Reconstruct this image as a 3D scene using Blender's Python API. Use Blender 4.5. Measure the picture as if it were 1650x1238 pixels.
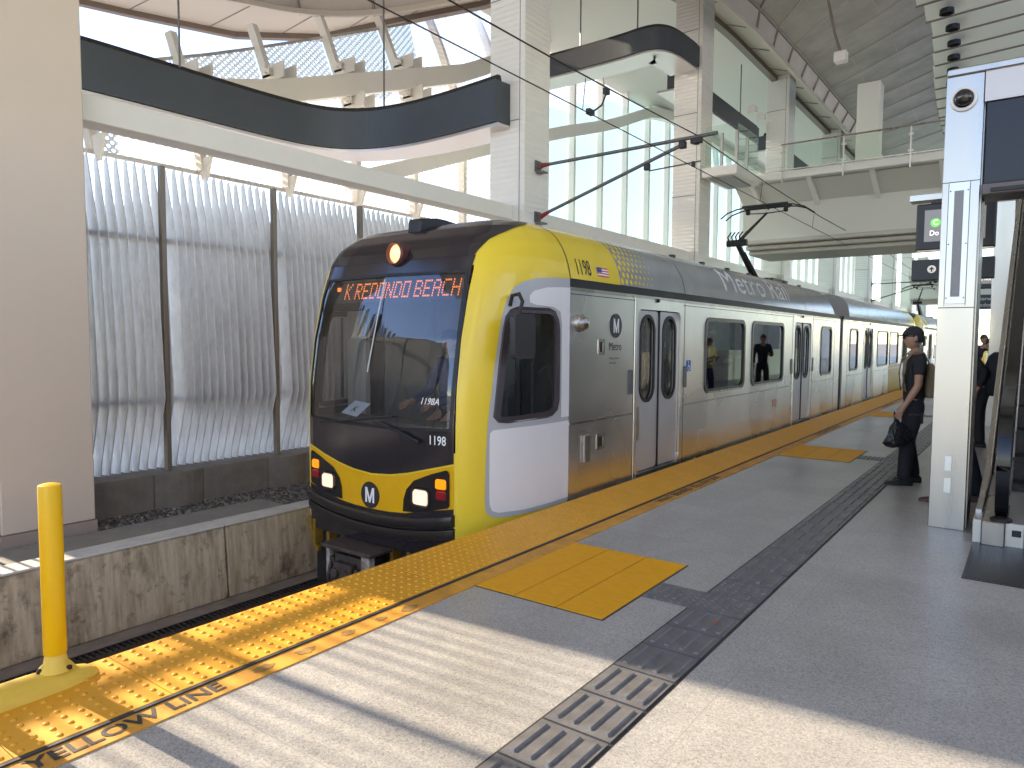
import bpy, bmesh, math, random
from mathutils import Vector, Matrix
from mathutils.geometry import tessellate_polygon
random.seed(7)
R = math.radians; PI = math.pi
for o in list(bpy.data.objects): bpy.data.objects.remove(o)
S = bpy.context.scene; COL = S.collection

# ---------------------------------------------------------------- camera
yaw, pitch, roll = R(36.45), R(3.6), R(0.34)
fw = Vector((-math.sin(yaw)*math.cos(pitch), math.cos(yaw)*math.cos(pitch), -math.sin(pitch)))
rt = Vector((math.cos(yaw), math.sin(yaw), 0)); up = rt.cross(fw)
rt2 = rt*math.cos(roll)+up*math.sin(roll); up2 = -rt*math.sin(roll)+up*math.cos(roll)
cd = bpy.data.cameras.new('camera'); cam = bpy.data.objects.new('camera', cd); COL.objects.link(cam)
M = Matrix((rt2, up2, -fw)).transposed().to_4x4(); M.translation = Vector((0, 0, 1.6)); cam.matrix_world = M
cd.sensor_fit = 'HORIZONTAL'; cd.sensor_width = 36; cd.lens = 36*1144/1650; cd.clip_start = .05; cd.clip_end = 3000
S.camera = cam
# ---------------------------------------------------------------- light
SUN_EL, SUN_AZ = 25.0, 4.6           # light travels towards +x, turned SUN_AZ degrees towards +y
W = bpy.data.worlds.new('World'); S.world = W; W.use_nodes = True
nt = W.node_tree; bg = nt.nodes['Background']; sky = nt.nodes.new('ShaderNodeTexSky')
sky.sky_type = 'NISHITA'; sky.sun_disc = False; sky.sun_elevation = R(SUN_EL); sky.sun_rotation = R(270-SUN_AZ)
sky.air_density = .8; sky.dust_density = .0; sky.ozone_density = 1.5
hs = nt.nodes.new('ShaderNodeHueSaturation'); hs.inputs['Saturation'].default_value = 1.12; hs.inputs['Hue'].default_value = .512; nt.links.new(sky.outputs[0], hs.inputs['Color']); nt.links.new(hs.outputs[0], bg.inputs[0]); bg.inputs[1].default_value = .115
sl = bpy.data.lights.new('sun', 'SUN'); sl.energy = 2.0; sl.angle = R(.58); sl.color = (1, .93, .82)
so = bpy.data.objects.new('sun', sl); COL.objects.link(so)
ld = Vector((math.cos(R(SUN_EL))*math.cos(R(SUN_AZ)), math.cos(R(SUN_EL))*math.sin(R(SUN_AZ)), -math.sin(R(SUN_EL))))
so.rotation_euler = ld.to_track_quat('-Z', 'Y').to_euler()
S.view_settings.view_transform = 'Standard'; S.view_settings.look = 'None'; S.view_settings.exposure = 2.55
S.view_settings.use_white_balance = True; S.view_settings.white_balance_temperature = 7800; S.view_settings.white_balance_tint = 12
S.view_settings.gamma = 1; S.render.engine = 'CYCLES'
S.cycles.max_bounces = 10; S.cycles.diffuse_bounces = 5; S.cycles.transparent_max_bounces = 24

# ---------------------------------------------------------------- materials
MAT = {}
def mat(name, col, rough=.6, metal=0., var=0., vs=3., bump=0., bs=20., vcol=None, emit=None, es=1., spec=None, stretch=None, rvar=0., bd=4, vd=8):
    if name in MAT: return MAT[name]
    m = bpy.data.materials.new(name); m.use_nodes = True; N = m.node_tree.nodes; L = m.node_tree.links
    b = N['Principled BSDF']; c = (*col, 1)
    b.inputs['Base Color'].default_value = c; b.inputs['Roughness'].default_value = rough; b.inputs['Metallic'].default_value = metal
    if spec is not None: b.inputs['Specular IOR Level'].default_value = spec
    tc = N.new('ShaderNodeTexCoord'); src = tc.outputs['Object']
    if stretch:
        mp = N.new('ShaderNodeMapping'); mp.inputs['Scale'].default_value = stretch; L.new(src, mp.inputs[0]); src = mp.outputs[0]
    if var or vcol:
        n = N.new('ShaderNodeTexNoise'); n.inputs['Scale'].default_value = vs; n.inputs['Detail'].default_value = vd; n.inputs['Roughness'].default_value = .65
        L.new(src, n.inputs[0]); r = N.new('ShaderNodeValToRGB'); L.new(n.outputs['Fac'], r.inputs[0])
        v = vcol or tuple(x*(1-var) for x in col)
        r.color_ramp.elements[0].position = .35; r.color_ramp.elements[0].color = (*v, 1)
        r.color_ramp.elements[1].position = .65; r.color_ramp.elements[1].color = c
        L.new(r.outputs[0], b.inputs['Base Color'])
        if rvar:
            mr = N.new('ShaderNodeMapRange'); mr.inputs[1].default_value = .3; mr.inputs[2].default_value = .7
            mr.inputs[3].default_value = rough-rvar; mr.inputs[4].default_value = rough+rvar
            L.new(n.outputs['Fac'], mr.inputs[0]); L.new(mr.outputs[0], b.inputs['Roughness'])
    if bump:
        n2 = N.new('ShaderNodeTexNoise'); n2.inputs['Scale'].default_value = bs; n2.inputs['Detail'].default_value = bd
        L.new(src, n2.inputs[0]); bp = N.new('ShaderNodeBump'); bp.inputs['Strength'].default_value = bump; bp.inputs['Distance'].default_value = .02
        L.new(n2.outputs['Fac'], bp.inputs['Height']); L.new(bp.outputs[0], b.inputs['Normal'])
    if emit:
        b.inputs['Emission Color'].default_value = (*emit, 1); b.inputs['Emission Strength'].default_value = es
    MAT[name] = m; return m

def nd(m, t, **kw):
    n = m.node_tree.nodes.new(t)
    for k, v in kw.items(): setattr(n, k, v)
    return n
def mathn(m, op, a, b=None, clamp=False):
    n = nd(m, 'ShaderNodeMath', operation=op); n.use_clamp = clamp
    for i, v in enumerate((a, b)):
        if v is None: continue
        if isinstance(v, (int, float)): n.inputs[i].default_value = v
        else: m.node_tree.links.new(v, n.inputs[i])
    return n.outputs[0]

def glass(name, tint, trans, rough=.02, gl=1.0, frit=None, refl=.06):
    """thin pane: tinted see-through + fresnel mirror"""
    m = bpy.data.materials.new(name); m.use_nodes = True; N = m.node_tree.nodes; L = m.node_tree.links; N.clear()
    out = N.new('ShaderNodeOutputMaterial'); tr = N.new('ShaderNodeBsdfTransparent'); tr.inputs[0].default_value = (*[t*trans for t in tint], 1)
    g = N.new('ShaderNodeBsdfGlossy'); g.inputs['Roughness'].default_value = rough; g.inputs[0].default_value = (gl, gl, gl, 1)
    f = N.new('ShaderNodeLayerWeight'); f.inputs[0].default_value = .5
    fr = mathn(m, 'ADD', mathn(m, 'MULTIPLY', mathn(m, 'POWER', f.outputs['Facing'], 4.), .85), refl, True)
    mx = N.new('ShaderNodeMixShader'); L.new(fr, mx.inputs[0]); L.new(tr.outputs[0], mx.inputs[1]); L.new(g.outputs[0], mx.inputs[2])
    last = mx.outputs[0]
    if frit:
        tl = N.new('ShaderNodeBsdfTranslucent'); tl.inputs[0].default_value = (*frit[0], 1)
        df = N.new('ShaderNodeBsdfDiffuse'); df.inputs[0].default_value = (*frit[0], 1)
        m1 = N.new('ShaderNodeMixShader'); m1.inputs[0].default_value = .5; L.new(tl.outputs[0], m1.inputs[1]); L.new(df.outputs[0], m1.inputs[2])
        m2 = N.new('ShaderNodeMixShader'); m2.inputs[0].default_value = frit[1]; L.new(last, m2.inputs[1]); L.new(m1.outputs[0], m2.inputs[2]); last = m2.outputs[0]
    L.new(last, out.inputs[0]); MAT[name] = m; return m

def perforated(name, col, pitch, rad, back=None):
    """sheet with round holes on a diagonal grid in object y/z"""
    m = bpy.data.materials.new(name); m.use_nodes = True; N = m.node_tree.nodes; L = m.node_tree.links; b = N['Principled BSDF']
    b.inputs['Base Color'].default_value = (*col, 1); b.inputs['Roughness'].default_value = .5
    tc = N.new('ShaderNodeTexCoord'); sp = N.new('ShaderNodeSeparateXYZ'); L.new(tc.outputs['UV'], sp.inputs[0])
    u = mathn(m, 'MULTIPLY', mathn(m, 'ADD', sp.outputs[0], sp.outputs[1]), 1/pitch); v = mathn(m, 'MULTIPLY', mathn(m, 'SUBTRACT', sp.outputs[0], sp.outputs[1]), 1/pitch)
    du = mathn(m, 'SUBTRACT', mathn(m, 'FRACT', u), .5); dv = mathn(m, 'SUBTRACT', mathn(m, 'FRACT', v), .5)
    d = mathn(m, 'ADD', mathn(m, 'MULTIPLY', du, du), mathn(m, 'MULTIPLY', dv, dv)); k = mathn(m, 'LESS_THAN', d, rad*rad)
    tr = N.new('ShaderNodeBsdfTransparent'); mx = N.new('ShaderNodeMixShader'); out = N['Material Output']
    tl = N.new('ShaderNodeBsdfTranslucent'); tl.inputs[0].default_value = (*[c*.9 for c in col], 1)
    m0 = N.new('ShaderNodeMixShader'); m0.inputs[0].default_value = .35; L.new(b.outputs[0], m0.inputs[1]); L.new(tl.outputs[0], m0.inputs[2])
    L.new(k, mx.inputs[0]); L.new(m0.outputs[0], mx.inputs[1]); L.new(tr.outputs[0], mx.inputs[2]); L.new(mx.outputs[0], out.inputs[0])
    MAT[name] = m; return m

def terrazzo():
    m = mat('terrazzo', (.48, .465, .44), .36, var=.12, vs=1.2, rvar=.08); N = m.node_tree.nodes; L = m.node_tree.links; b = N['Principled BSDF']
    base = b.inputs['Base Color'].links[0].from_socket
    tc = N.new('ShaderNodeTexCoord'); vo = N.new('ShaderNodeTexVoronoi'); vo.inputs['Scale'].default_value = 150; L.new(tc.outputs['Object'], vo.inputs[0])
    r = N.new('ShaderNodeValToRGB'); sx = N.new('ShaderNodeSeparateXYZ'); L.new(vo.outputs['Color'], sx.inputs[0]); L.new(sx.outputs[0], r.inputs[0])
    e = r.color_ramp.elements; e[0].position = 0; e[0].color = (.62, .62, .62, 1); e[1].position = 1; e[1].color = (1.26, 1.24, 1.2, 1)
    n = e.new(.22); n.color = (.86, .86, .86, 1); n = e.new(.75); n.color = (1.08, 1.07, 1.05, 1)
    mu = N.new('ShaderNodeMix'); mu.data_type = 'RGBA'; mu.blend_type = 'MULTIPLY'; mu.inputs[0].default_value = 1
    L.new(base, mu.inputs[6]); L.new(r.outputs[0], mu.inputs[7])
    sp = N.new('ShaderNodeSeparateXYZ'); L.new(tc.outputs['Object'], sp.inputs[0])
    def line(o, off, pitch, w):
        f = mathn(m, 'FRACT', mathn(m, 'MULTIPLY', mathn(m, 'ADD', o, off), 1/pitch))
        return mathn(m, 'LESS_THAN', f, w/pitch)
    # slab to slab variation and a few gum spots
    cb = N.new('ShaderNodeCombineXYZ')
    for i_, (o_, off_) in enumerate(((sp.outputs[0], 13.3), (sp.outputs[1], 19.09))):
        L.new(mathn(m, 'FLOOR', mathn(m, 'MULTIPLY', mathn(m, 'ADD', o_, off_), 1/1.22)), cb.inputs[i_])
    wn = N.new('ShaderNodeTexWhiteNoise'); L.new(cb.outputs[0], wn.inputs['Vector'])
    tile = mathn(m, 'ADD', mathn(m, 'MULTIPLY', wn.outputs['Value'], .13), .92)
    vg = N.new('ShaderNodeTexVoronoi'); vg.inputs['Scale'].default_value = 1.7; L.new(tc.outputs['Object'], vg.inputs[0])
    gum = mathn(m, 'SUBTRACT', 1., mathn(m, 'MULTIPLY', mathn(m, 'LESS_THAN', vg.outputs['Distance'], .018), .35))
    tg = mathn(m, 'MULTIPLY', tile, gum)
    k = mathn(m, 'MAXIMUM', line(sp.outputs[0], 1.1+12.2, 1.22, .005), line(sp.outputs[1], 12.2-5.31+12.2, 1.22, .005))
    # soft traffic stains
    ns = N.new('ShaderNodeTexNoise'); ns.inputs['Scale'].default_value = .9; ns.inputs['Detail'].default_value = 10; ns.inputs['Roughness'].default_value = .7; L.new(tc.outputs['Object'], ns.inputs[0])
    rs = N.new('ShaderNodeValToRGB'); L.new(ns.outputs['Fac'], rs.inputs[0]); rs.color_ramp.elements[0].position = .3; rs.color_ramp.elements[0].color = (.78, .77, .76, 1); rs.color_ramp.elements[1].position = .6; rs.color_ramp.elements[1].color = (1, 1, 1, 1)
    m3 = N.new('ShaderNodeMix'); m3.data_type = 'RGBA'; m3.blend_type = 'MULTIPLY'; m3.inputs[0].default_value = 1; vm = N.new('ShaderNodeVectorMath'); vm.operation = 'SCALE'; L.new(mu.outputs[2], vm.inputs[0]); L.new(tg, vm.inputs['Scale']); L.new(vm.outputs[0], m3.inputs[6]); L.new(rs.outputs[0], m3.inputs[7])
    m2 = N.new('ShaderNodeMix'); m2.data_type = 'RGBA'; L.new(k, m2.inputs[0]); L.new(m3.outputs[2], m2.inputs[6]); m2.inputs[7].default_value = (.32, .31, .29, 1)
    L.new(m2.outputs[2], b.inputs['Base Color']); return m

def stained_concrete():
    m = mat('stained_concrete', (.36, .29, .20), .85, bump=.35, bs=14); N = m.node_tree.nodes; L = m.node_tree.links; b = N['Principled BSDF']
    tc = N.new('ShaderNodeTexCoord')
    def noise(sc, det, st, lo, hi, c0, c1):
        mp = N.new('ShaderNodeMapping'); mp.inputs['Scale'].default_value = st; L.new(tc.outputs['Object'], mp.inputs[0])
        n = N.new('ShaderNodeTexNoise'); n.inputs['Scale'].default_value = sc; n.inputs['Detail'].default_value = det; n.inputs['Roughness'].default_value = .68; L.new(mp.outputs[0], n.inputs[0])
        r = N.new('ShaderNodeValToRGB'); L.new(n.outputs['Fac'], r.inputs[0]); r.color_ramp.elements[0].position = lo; r.color_ramp.elements[0].color = (*c0, 1)
        r.color_ramp.elements[1].position = hi; r.color_ramp.elements[1].color = (*c1, 1); return r.outputs[0]
    a = noise(2.2, 12, (1, 1, .6), .33, .48, (.20, .155, .10), (.54, .45, .33))
    c = noise(5, 8, (1, 3, .35), .35, .6, (.62, .58, .5), (1.05, 1.03, 1))
    e = noise(7, 10, (1, 1, 1), .36, .44, (.5, .47, .42), (1, 1, 1))
    m1 = N.new('ShaderNodeMix'); m1.data_type = 'RGBA'; m1.blend_type = 'MULTIPLY'; m1.inputs[0].default_value = 1; L.new(a, m1.inputs[6]); L.new(c, m1.inputs[7])
    m2 = N.new('ShaderNodeMix'); m2.data_type = 'RGBA'; m2.blend_type = 'MULTIPLY'; m2.inputs[0].default_value = .7; L.new(m1.outputs[2], m2.inputs[6]); L.new(e, m2.inputs[7])
    L.new(m2.outputs[2], b.inputs['Base Color']); return m

terr = terrazzo(); stc = stained_concrete()
conc = mat('concrete', (.36, .33, .29), .85, var=.3, vs=4, bump=.2, bs=30)
conc_l = mat('pale_concrete', (.55, .53, .49), .8, var=.2, vs=4, bump=.15, bs=40)
blockm = mat('cast_block', (.22, .19, .16), .85, var=.25, vs=5, bump=.2, bs=30)
ground_m = mat('outer_ground', (.52, .49, .45), .9, var=.25, vs=.3)
white = mat('white_paint', (.80, .775, .74), .45, var=.05, vs=1.2)
cream = mat('cream_paint', (.76, .72, .66), .5, var=.04, vs=1.5)
colr = mat('corrugated_cladding', (.80, .775, .74), .45, var=.05, vs=1.2)
def _corr():
    m = colr; N = m.node_tree.nodes; L = m.node_tree.links; tc = N.new('ShaderNodeTexCoord'); sp = N.new('ShaderNodeSeparateXYZ'); L.new(tc.outputs['Object'], sp.inputs[0])
    s_ = mathn(m, 'SINE', mathn(m, 'MULTIPLY', sp.outputs[2], 2*PI/.11)); b_ = N.new('ShaderNodeBump'); b_.inputs['Strength'].default_value = .5; b_.inputs['Distance'].default_value = .01
    L.new(s_, b_.inputs['Height']); L.new(b_.outputs[0], N['Principled BSDF'].inputs['Normal'])
_corr()
colw = mat('column_cladding', (.64, .52, .42), .45, var=.03, vs=.8)
bandm = mat('base_band', (.34, .27, .22), .6)
louv = mat('galvanised_slat', (.74, .72, .71), .5, metal=.15, var=.20, vs=6, stretch=(1, 1, .6))
postm = mat('bronze_post', (.22, .18, .14), .5, metal=.4)
slate = mat('slate_metal', (.065, .075, .09), .45, metal=.3, var=.1, vs=1)
alu = mat('aluminium_soffit', (.62, .58, .56), .35, metal=.8)
blackm = mat('black_rubber', (.012, .012, .013), .5)
blackg = mat('black_gloss', (.022, .018, .022), .16, spec=.6)
yel = mat('train_yellow', (.86, .61, .05), .22, var=.06, vs=2, spec=.5)
yelb = mat('front_yellow', (.80, .42, .01), .22, var=.08, vs=4)
greyp = mat('train_grey', (.46, .46, .46), .3)
whitep = mat('train_white', (.82, .79, .775), .3, var=.04, vs=2)
steel = mat('stainless', (.88, .85, .81), .29, metal=1, var=.13, vs=1.1, bump=.12, bs=2.2, rvar=.05, stretch=(1, 1, .7), bd=0, vd=1.5)
steel_p = mat('brushed_steel', (.53, .49, .45), .3, metal=1, var=.10, vs=2, rvar=.07, stretch=(1.5, 1.5, .4), vd=1.5)
doorm = mat('door_grey', (.56, .55, .545), .35, metal=.35, var=.05, vs=3)
shroud = mat('roof_grey', (.45, .46, .45), .2, metal=.35, var=.15, vs=1.5, bump=.08, bs=1.5)
darkm = mat('dark_metal', (.05, .045, .045), .5, metal=.5, var=.4, vs=12)
coupm = mat('coupler_metal', (.13, .10, .09), .6, metal=.5, var=.5, vs=20, bump=.3, bs=60)
tact = mat('tactile_yellow', (.88, .41, .03), .5, var=.12, vs=3, bump=.05, bs=60)
tact2 = mat('tactile_yellow_worn', (.80, .38, .05), .55, vcol=(.55, .25, .04), vs=5)
panelm = mat('panel_yellow', (.88, .42, .014), .45, var=.18, vs=10, stretch=(1, 12, 1))
boll_m = mat('bollard_yellow', (.85, .50, .012), .35, var=.04, vs=5)
curb_m = mat('curb_yellow', (.88, .60, .09), .45, var=.1, vs=8)
guide = mat('guide_grey', (.19, .185, .185), .42, var=.3, vs=8, bump=.1, bs=60)
seam_m = mat('seam_dark', (.045, .042, .045), .6)
inkm = mat('stencil_ink', (.06, .055, .055), .7, var=.4, vs=30)
gravelm = mat('gravel', (.17, .15, .135), .95, vcol=(.05, .045, .04), vs=28, bump=1, bs=45)
brownmesh = mat('ceiling_mesh', (.50, .45, .41), .38, metal=.35, var=.3, vs=.8)
lipm = mat('lip_frame', (.26, .215, .19), .5, metal=.3)
soff = mat('soffit_cream', (.52, .46, .40), .5, var=.05, vs=.6)
finm = mat('fin_cream', (.86, .85, .78), .5)
navy = mat('navy_panel', (.008, .009, .02), .35)
scr = mat('screen_grey', (.10, .10, .11), .25, emit=(.10, .105, .12), es=.3)
whl = mat('white_letter', (.85, .85, .85), .5)
lettm = mat('white_lettering_lit', (.8, .8, .8), .5, emit=(.9, .9, .9), es=.25)
greenl = mat('green_roundel', (.1, .6, .12), .5, emit=(.12, .65, .12), es=.2)
ledm = mat('led_orange', (.8, .2, .05), .5, emit=(1, .26, .07), es=.28)
lampm = mat('headlamp_lit', (.9, .8, .7), .2, emit=(1, .62, .42), es=.15)
lamp2 = mat('toplamp_lit', (.9, .6, .4), .2, emit=(1, .42, .2), es=.30)
amber = mat('amber_lens', (.9, .25, .01), .2, emit=(1, .22, .01), es=.22)
redl = mat('red_lens', (.30, .01, .02), .2)
interior = mat('interior_pale', (.50, .48, .45), .6)
seatm = mat('seat_blue', (.04, .05, .16), .7)
skin_m = mat('skin', (.45, .24, .16), .5)
skin_t = mat('skin_tan', (.46, .25, .16), .5)
hairm = mat('hair_dark', (.02, .015, .012), .6)
blackc = mat('black_cloth', (.020, .020, .022), .8)
navyc = mat('navy_cloth', (.014, .016, .026), .85)
tanc = mat('tan_strap', (.30, .22, .13), .8)
vestm = mat('hivis', (.34, .40, .12), .6)
greyc = mat('grey_cloth', (.08, .075, .08), .9)
brownshoe = mat('brown_leather', (.09, .04, .03), .5)
bagm = mat('plastic_bag', (.006, .006, .007), .18, bump=1, bs=25)
bluec = mat('driver_blue', (.03, .05, .13), .8)
redins = mat('red_insulator', (.25, .02, .02), .35)
galv = mat('galvanised_tube', (.20, .19, .185), .45, metal=.6, var=.3, vs=10)
wirem = mat('copper_wire', (.05, .035, .028), .5, metal=.6)
blue_s = mat('sign_blue', (.01, .14, .55), .5)
fwin = glass('windscreen_glass', (.80, .82, .82), .85, refl=.09)
swin = glass('tinted_glass', (.8, .8, .8), .45, refl=.04)
clearg = glass('clear_glass', (.93, .99, .96), .97, refl=.03)
teal = glass('fritted_glass', (.50, .82, .84), .60, rough=.1, frit=((.52, .68, .66), .45))
perf = perforated('perforated_panel', (.78, .80, .80), .125, .31)

cabp = mat('cab_paint', (.86, .61, .05), .22, spec=.5)
def _back():
    m = cabp; N = m.node_tree.nodes; L = m.node_tree.links; g = N.new('ShaderNodeNewGeometry'); d = N.new('ShaderNodeBsdfDiffuse'); d.inputs[0].default_value = (.06, .058, .055, 1)
    x = N.new('ShaderNodeMixShader'); L.new(g.outputs['Backfacing'], x.inputs[0]); L.new(N['Principled BSDF'].outputs[0], x.inputs[1]); L.new(d.outputs[0], x.inputs[2]); L.new(x.outputs[0], N['Material Output'].inputs[0])
_back()
# ---------------------------------------------------------------- helpers
class MB:
    def __init__(s): s.v = []; s.f = []; s.mi = []; s.k = 0
    def add(s, vs, fs):
        n = len(s.v); s.v += [tuple(v) for v in vs]; s.f += [tuple(n+i for i in f) for f in fs]; s.mi += [s.k]*len(fs); return s
    def box(s, x0, x1, y0, y1, z0, z1):
        v = [(x, y, z) for x in (x0, x1) for y in (y0, y1) for z in (z0, z1)]
        return s.add(v, [(0, 1, 3, 2), (4, 6, 7, 5), (0, 4, 5, 1), (2, 3, 7, 6), (0, 2, 6, 4), (1, 5, 7, 3)])
    def obox(s, c, ax, ay, az, hx, hy, hz):
        c, ax, ay, az = Vector(c), Vector(ax).normalized(), Vector(ay).normalized(), Vector(az).normalized()
        v = [c+ax*i*hx+ay*j*hy+az*k*hz for i in (-1, 1) for j in (-1, 1) for k in (-1, 1)]
        return s.add(v, [(0, 1, 3, 2), (4, 6, 7, 5), (0, 4, 5, 1), (2, 3, 7, 6), (0, 2, 6, 4), (1, 5, 7, 3)])
    def tube(s, pts, r, n=8, cap=True):
        pts = [Vector(p) for p in pts]; rs = r if isinstance(r, (list, tuple)) else [r]*len(pts); base = len(s.v); ref = None
        for i, p in enumerate(pts):
            t = ((pts[i+1]-p) if i == 0 else (p-pts[i-1]) if i == len(pts)-1 else (pts[i+1]-p).normalized()+(p-pts[i-1]).normalized()).normalized()
            if ref is None: ref = Vector((0, 0, 1)) if abs(t.z) < .9 else Vector((1, 0, 0))
            a = t.cross(ref).normalized(); b = a.cross(t).normalized(); ref = b
            for k in range(n):
                q = 2*PI*k/n; s.v.append(tuple(p+a*math.cos(q)*rs[i]+b*math.sin(q)*rs[i]))
        for i in range(len(pts)-1):
            for k in range(n):
                a0 = base+i*n+k; a1 = base+i*n+(k+1) % n; s.f.append((a0, a1, a1+n, a0+n)); s.mi.append(s.k)
        if cap:
            s.f.append(tuple(base+k for k in reversed(range(n)))); s.f.append(tuple(base+(len(pts)-1)*n+k for k in range(n))); s.mi += [s.k]*2
        return s
    def sweep(s, pts, prof, up_=(0, 0, 1)):
        """rectangle/any closed profile [(side, up)] swept along pts, kept upright"""
        pts = [Vector(p) for p in pts]; n = len(prof); base = len(s.v); U = Vector(up_)
        for i, p in enumerate(pts):
            t = ((pts[i+1]-p) if i == 0 else (p-pts[i-1]) if i == len(pts)-1 else (pts[i+1]-p).normalized()+(p-pts[i-1]).normalized()).normalized()
            sd = t.cross(U).normalized(); uu = sd.cross(t).normalized() if abs(t.z) > .6 else U
            for a, b in prof: s.v.append(tuple(p+sd*a+uu*b))
        for i in range(len(pts)-1):
            for k in range(n):
                a0 = base+i*n+k; a1 = base+i*n+(k+1) % n; s.f.append((a0, a0+n, a1+n, a1)); s.mi.append(s.k)
        s.f.append(tuple(base+k for k in range(n))); s.f.append(tuple(base+(len(pts)-1)*n+k for k in reversed(range(n)))); s.mi += [s.k]*2
        return s
    def lathe(s, c, prof, n=16, axis=2):
        base = len(s.v); c = Vector(c)
        for r, h in prof:
            for k in range(n):
                q = 2*PI*k/n; a, b = r*math.cos(q), r*math.sin(q)
                s.v.append(tuple(c+Vector({0: (h, a, b), 1: (a, h, b), 2: (a, b, h)}[axis])))
        for i in range(len(prof)-1):
            for k in range(n):
                a0 = base+i*n+k; a1 = base+i*n+(k+1) % n; s.f.append((a0, a1, a1+n, a0+n)); s.mi.append(s.k)
        s.f.append(tuple(base+k for k in reversed(range(n)))); s.f.append(tuple(base+(len(prof)-1)*n+k for k in range(n))); s.mi += [s.k]*2
        return s
    def slab(s, outer, holes, mp, t):
        """flat outline with holes, (u,v)->mp(u,v,w); w=0 front, w=t back"""
        loops = [outer]+list(holes); flat = [p for l in loops for p in l]
        tris = tessellate_polygon([[Vector((p[0], p[1], 0)) for p in l] for l in loops]); n = len(flat)
        vs = [mp(p[0], p[1], 0) for p in flat]; fs = [tuple(q) for q in tris]
        if t:
            vs += [mp(p[0], p[1], t) for p in flat]; fs += [tuple(reversed([i+n for i in q])) for q in tris]; k = 0
            for l in loops:
                m = len(l)
                for i in range(m): a, b = k+i, k+(i+1) % m; fs.append((a, b, b+n, a+n))
                k += m
        return s.add(vs, fs)
    def patch(s, polys, mp, step=.05):
        """polys = list of (outer, holes) in (u,v); cut finely, then mapped on a curved surface"""
        bm = bmesh.new()
        for outer, holes in polys:
            loops = [outer]+list(holes); flat = [p for l in loops for p in l]
            vv = [bm.verts.new((p[0], p[1], 0)) for p in flat]
            for q in tessellate_polygon([[Vector((p[0], p[1], 0)) for p in l] for l in loops]):
                try: bm.faces.new([vv[i] for i in q])
                except ValueError: pass
        s.cutmap(bm, mp, step); bm.free(); return s
    def cutmap(s, bm, mp, step):
        xs = [v.co.x for v in bm.verts]; ys = [v.co.y for v in bm.verts]
        for ax, lo, hi in ((0, min(xs), max(xs)), (1, min(ys), max(ys))):
            k = math.floor(lo/step)+1
            while k*step < hi:
                co = [0, 0, 0]; co[ax] = k*step; no = [0, 0, 0]; no[ax] = 1
                bmesh.ops.bisect_plane(bm, geom=bm.verts[:]+bm.edges[:]+bm.faces[:], plane_co=co, plane_no=no, dist=1e-6); k += 1
        bm.verts.index_update(); s.add([mp(v.co.x, v.co.y) for v in bm.verts], [[v.index for v in f.verts] for f in bm.faces])
    def build(s, name, mats, parent=None, smooth=None, bevel=0, fix=True, seg=1, doubles=False):
        me = bpy.data.meshes.new(name); me.from_pydata(s.v, [], s.f)
        if not isinstance(mats, (list, tuple)): mats = [mats]
        for m in mats: me.materials.append(m)
        if len(mats) > 1: me.polygons.foreach_set('material_index', s.mi)
        if fix:
            bm = bmesh.new(); bm.from_mesh(me)
            if doubles: bmesh.ops.remove_doubles(bm, verts=bm.verts, dist=1e-4)
            bmesh.ops.recalc_face_normals(bm, faces=bm.faces); bm.to_mesh(me); bm.free()
        if smooth:
            for p in me.polygons: p.use_smooth = True
            me.set_sharp_from_angle(angle=R(smooth))
        me.update(); o = bpy.data.objects.new(name, me); COL.objects.link(o)
        if parent:
            o.parent = parent
            o.matrix_parent_inverse = Matrix.Identity(4)
            if parent.location.length or parent.rotation_euler.z:
                pass
        if bevel:
            b = o.modifiers.new('bevel', 'BEVEL'); b.width = bevel; b.segments = seg; b.limit_method = 'ANGLE'; b.angle_limit = R(35)
        return o

def tag(o, label=None, cat=None, group=None, kind=None):
    if label: o['label'] = label
    if cat: o['category'] = cat
    if group: o['group'] = group
    if kind: o['kind'] = kind
    return o
def empty(name, label, cat, group=None, loc=(0, 0, 0), rz=0):
    o = bpy.data.objects.new(name, None); COL.objects.link(o); o.location = loc; o.rotation_euler = (0, 0, rz); o.empty_display_size = .2
    return tag(o, label, cat, group)
def copy_tree(o, parent=None):
    c = o.copy(); COL.objects.link(c); c.parent = parent
    for ch in [q for q in bpy.data.objects if q.parent == o]: copy_tree(ch, c)
    return c
def rrect(u0, u1, v0, v1, r, n=5):
    pts = []
    for cx, cy, a in ((u1-r, v1-r, 0), (u0+r, v1-r, 90), (u0+r, v0+r, 180), (u1-r, v0+r, 270)):
        for k in range(n+1): q = R(a+90*k/n); pts.append((cx+r*math.cos(q), cy+r*math.sin(q)))
    return pts
def circ(cx, cy, r, n=24, ry=None): return [(cx+r*math.cos(2*PI*k/n), cy+(ry or r)*math.sin(2*PI*k/n)) for k in range(n)]
def chaikin(p, it=2, closed=False):
    for _ in range(it):
        q = []; n = len(p)
        for i in range(n if closed else n-1):
            a, b = p[i], p[(i+1) % n]; q += [tuple(a[k]*.75+b[k]*.25 for k in range(len(a))), tuple(a[k]*.25+b[k]*.75 for k in range(len(a)))]
        if not closed: q = [p[0]]+q+[p[-1]]
        p = q
    return p
def interp(x, xs, ys):
    if x <= xs[0]: return ys[0]
    for i in range(1, len(xs)):
        if x <= xs[i]:
            t = (x-xs[i-1])/(xs[i]-xs[i-1]); return ys[i-1]+t*(ys[i]-ys[i-1])
    return ys[-1]
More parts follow.
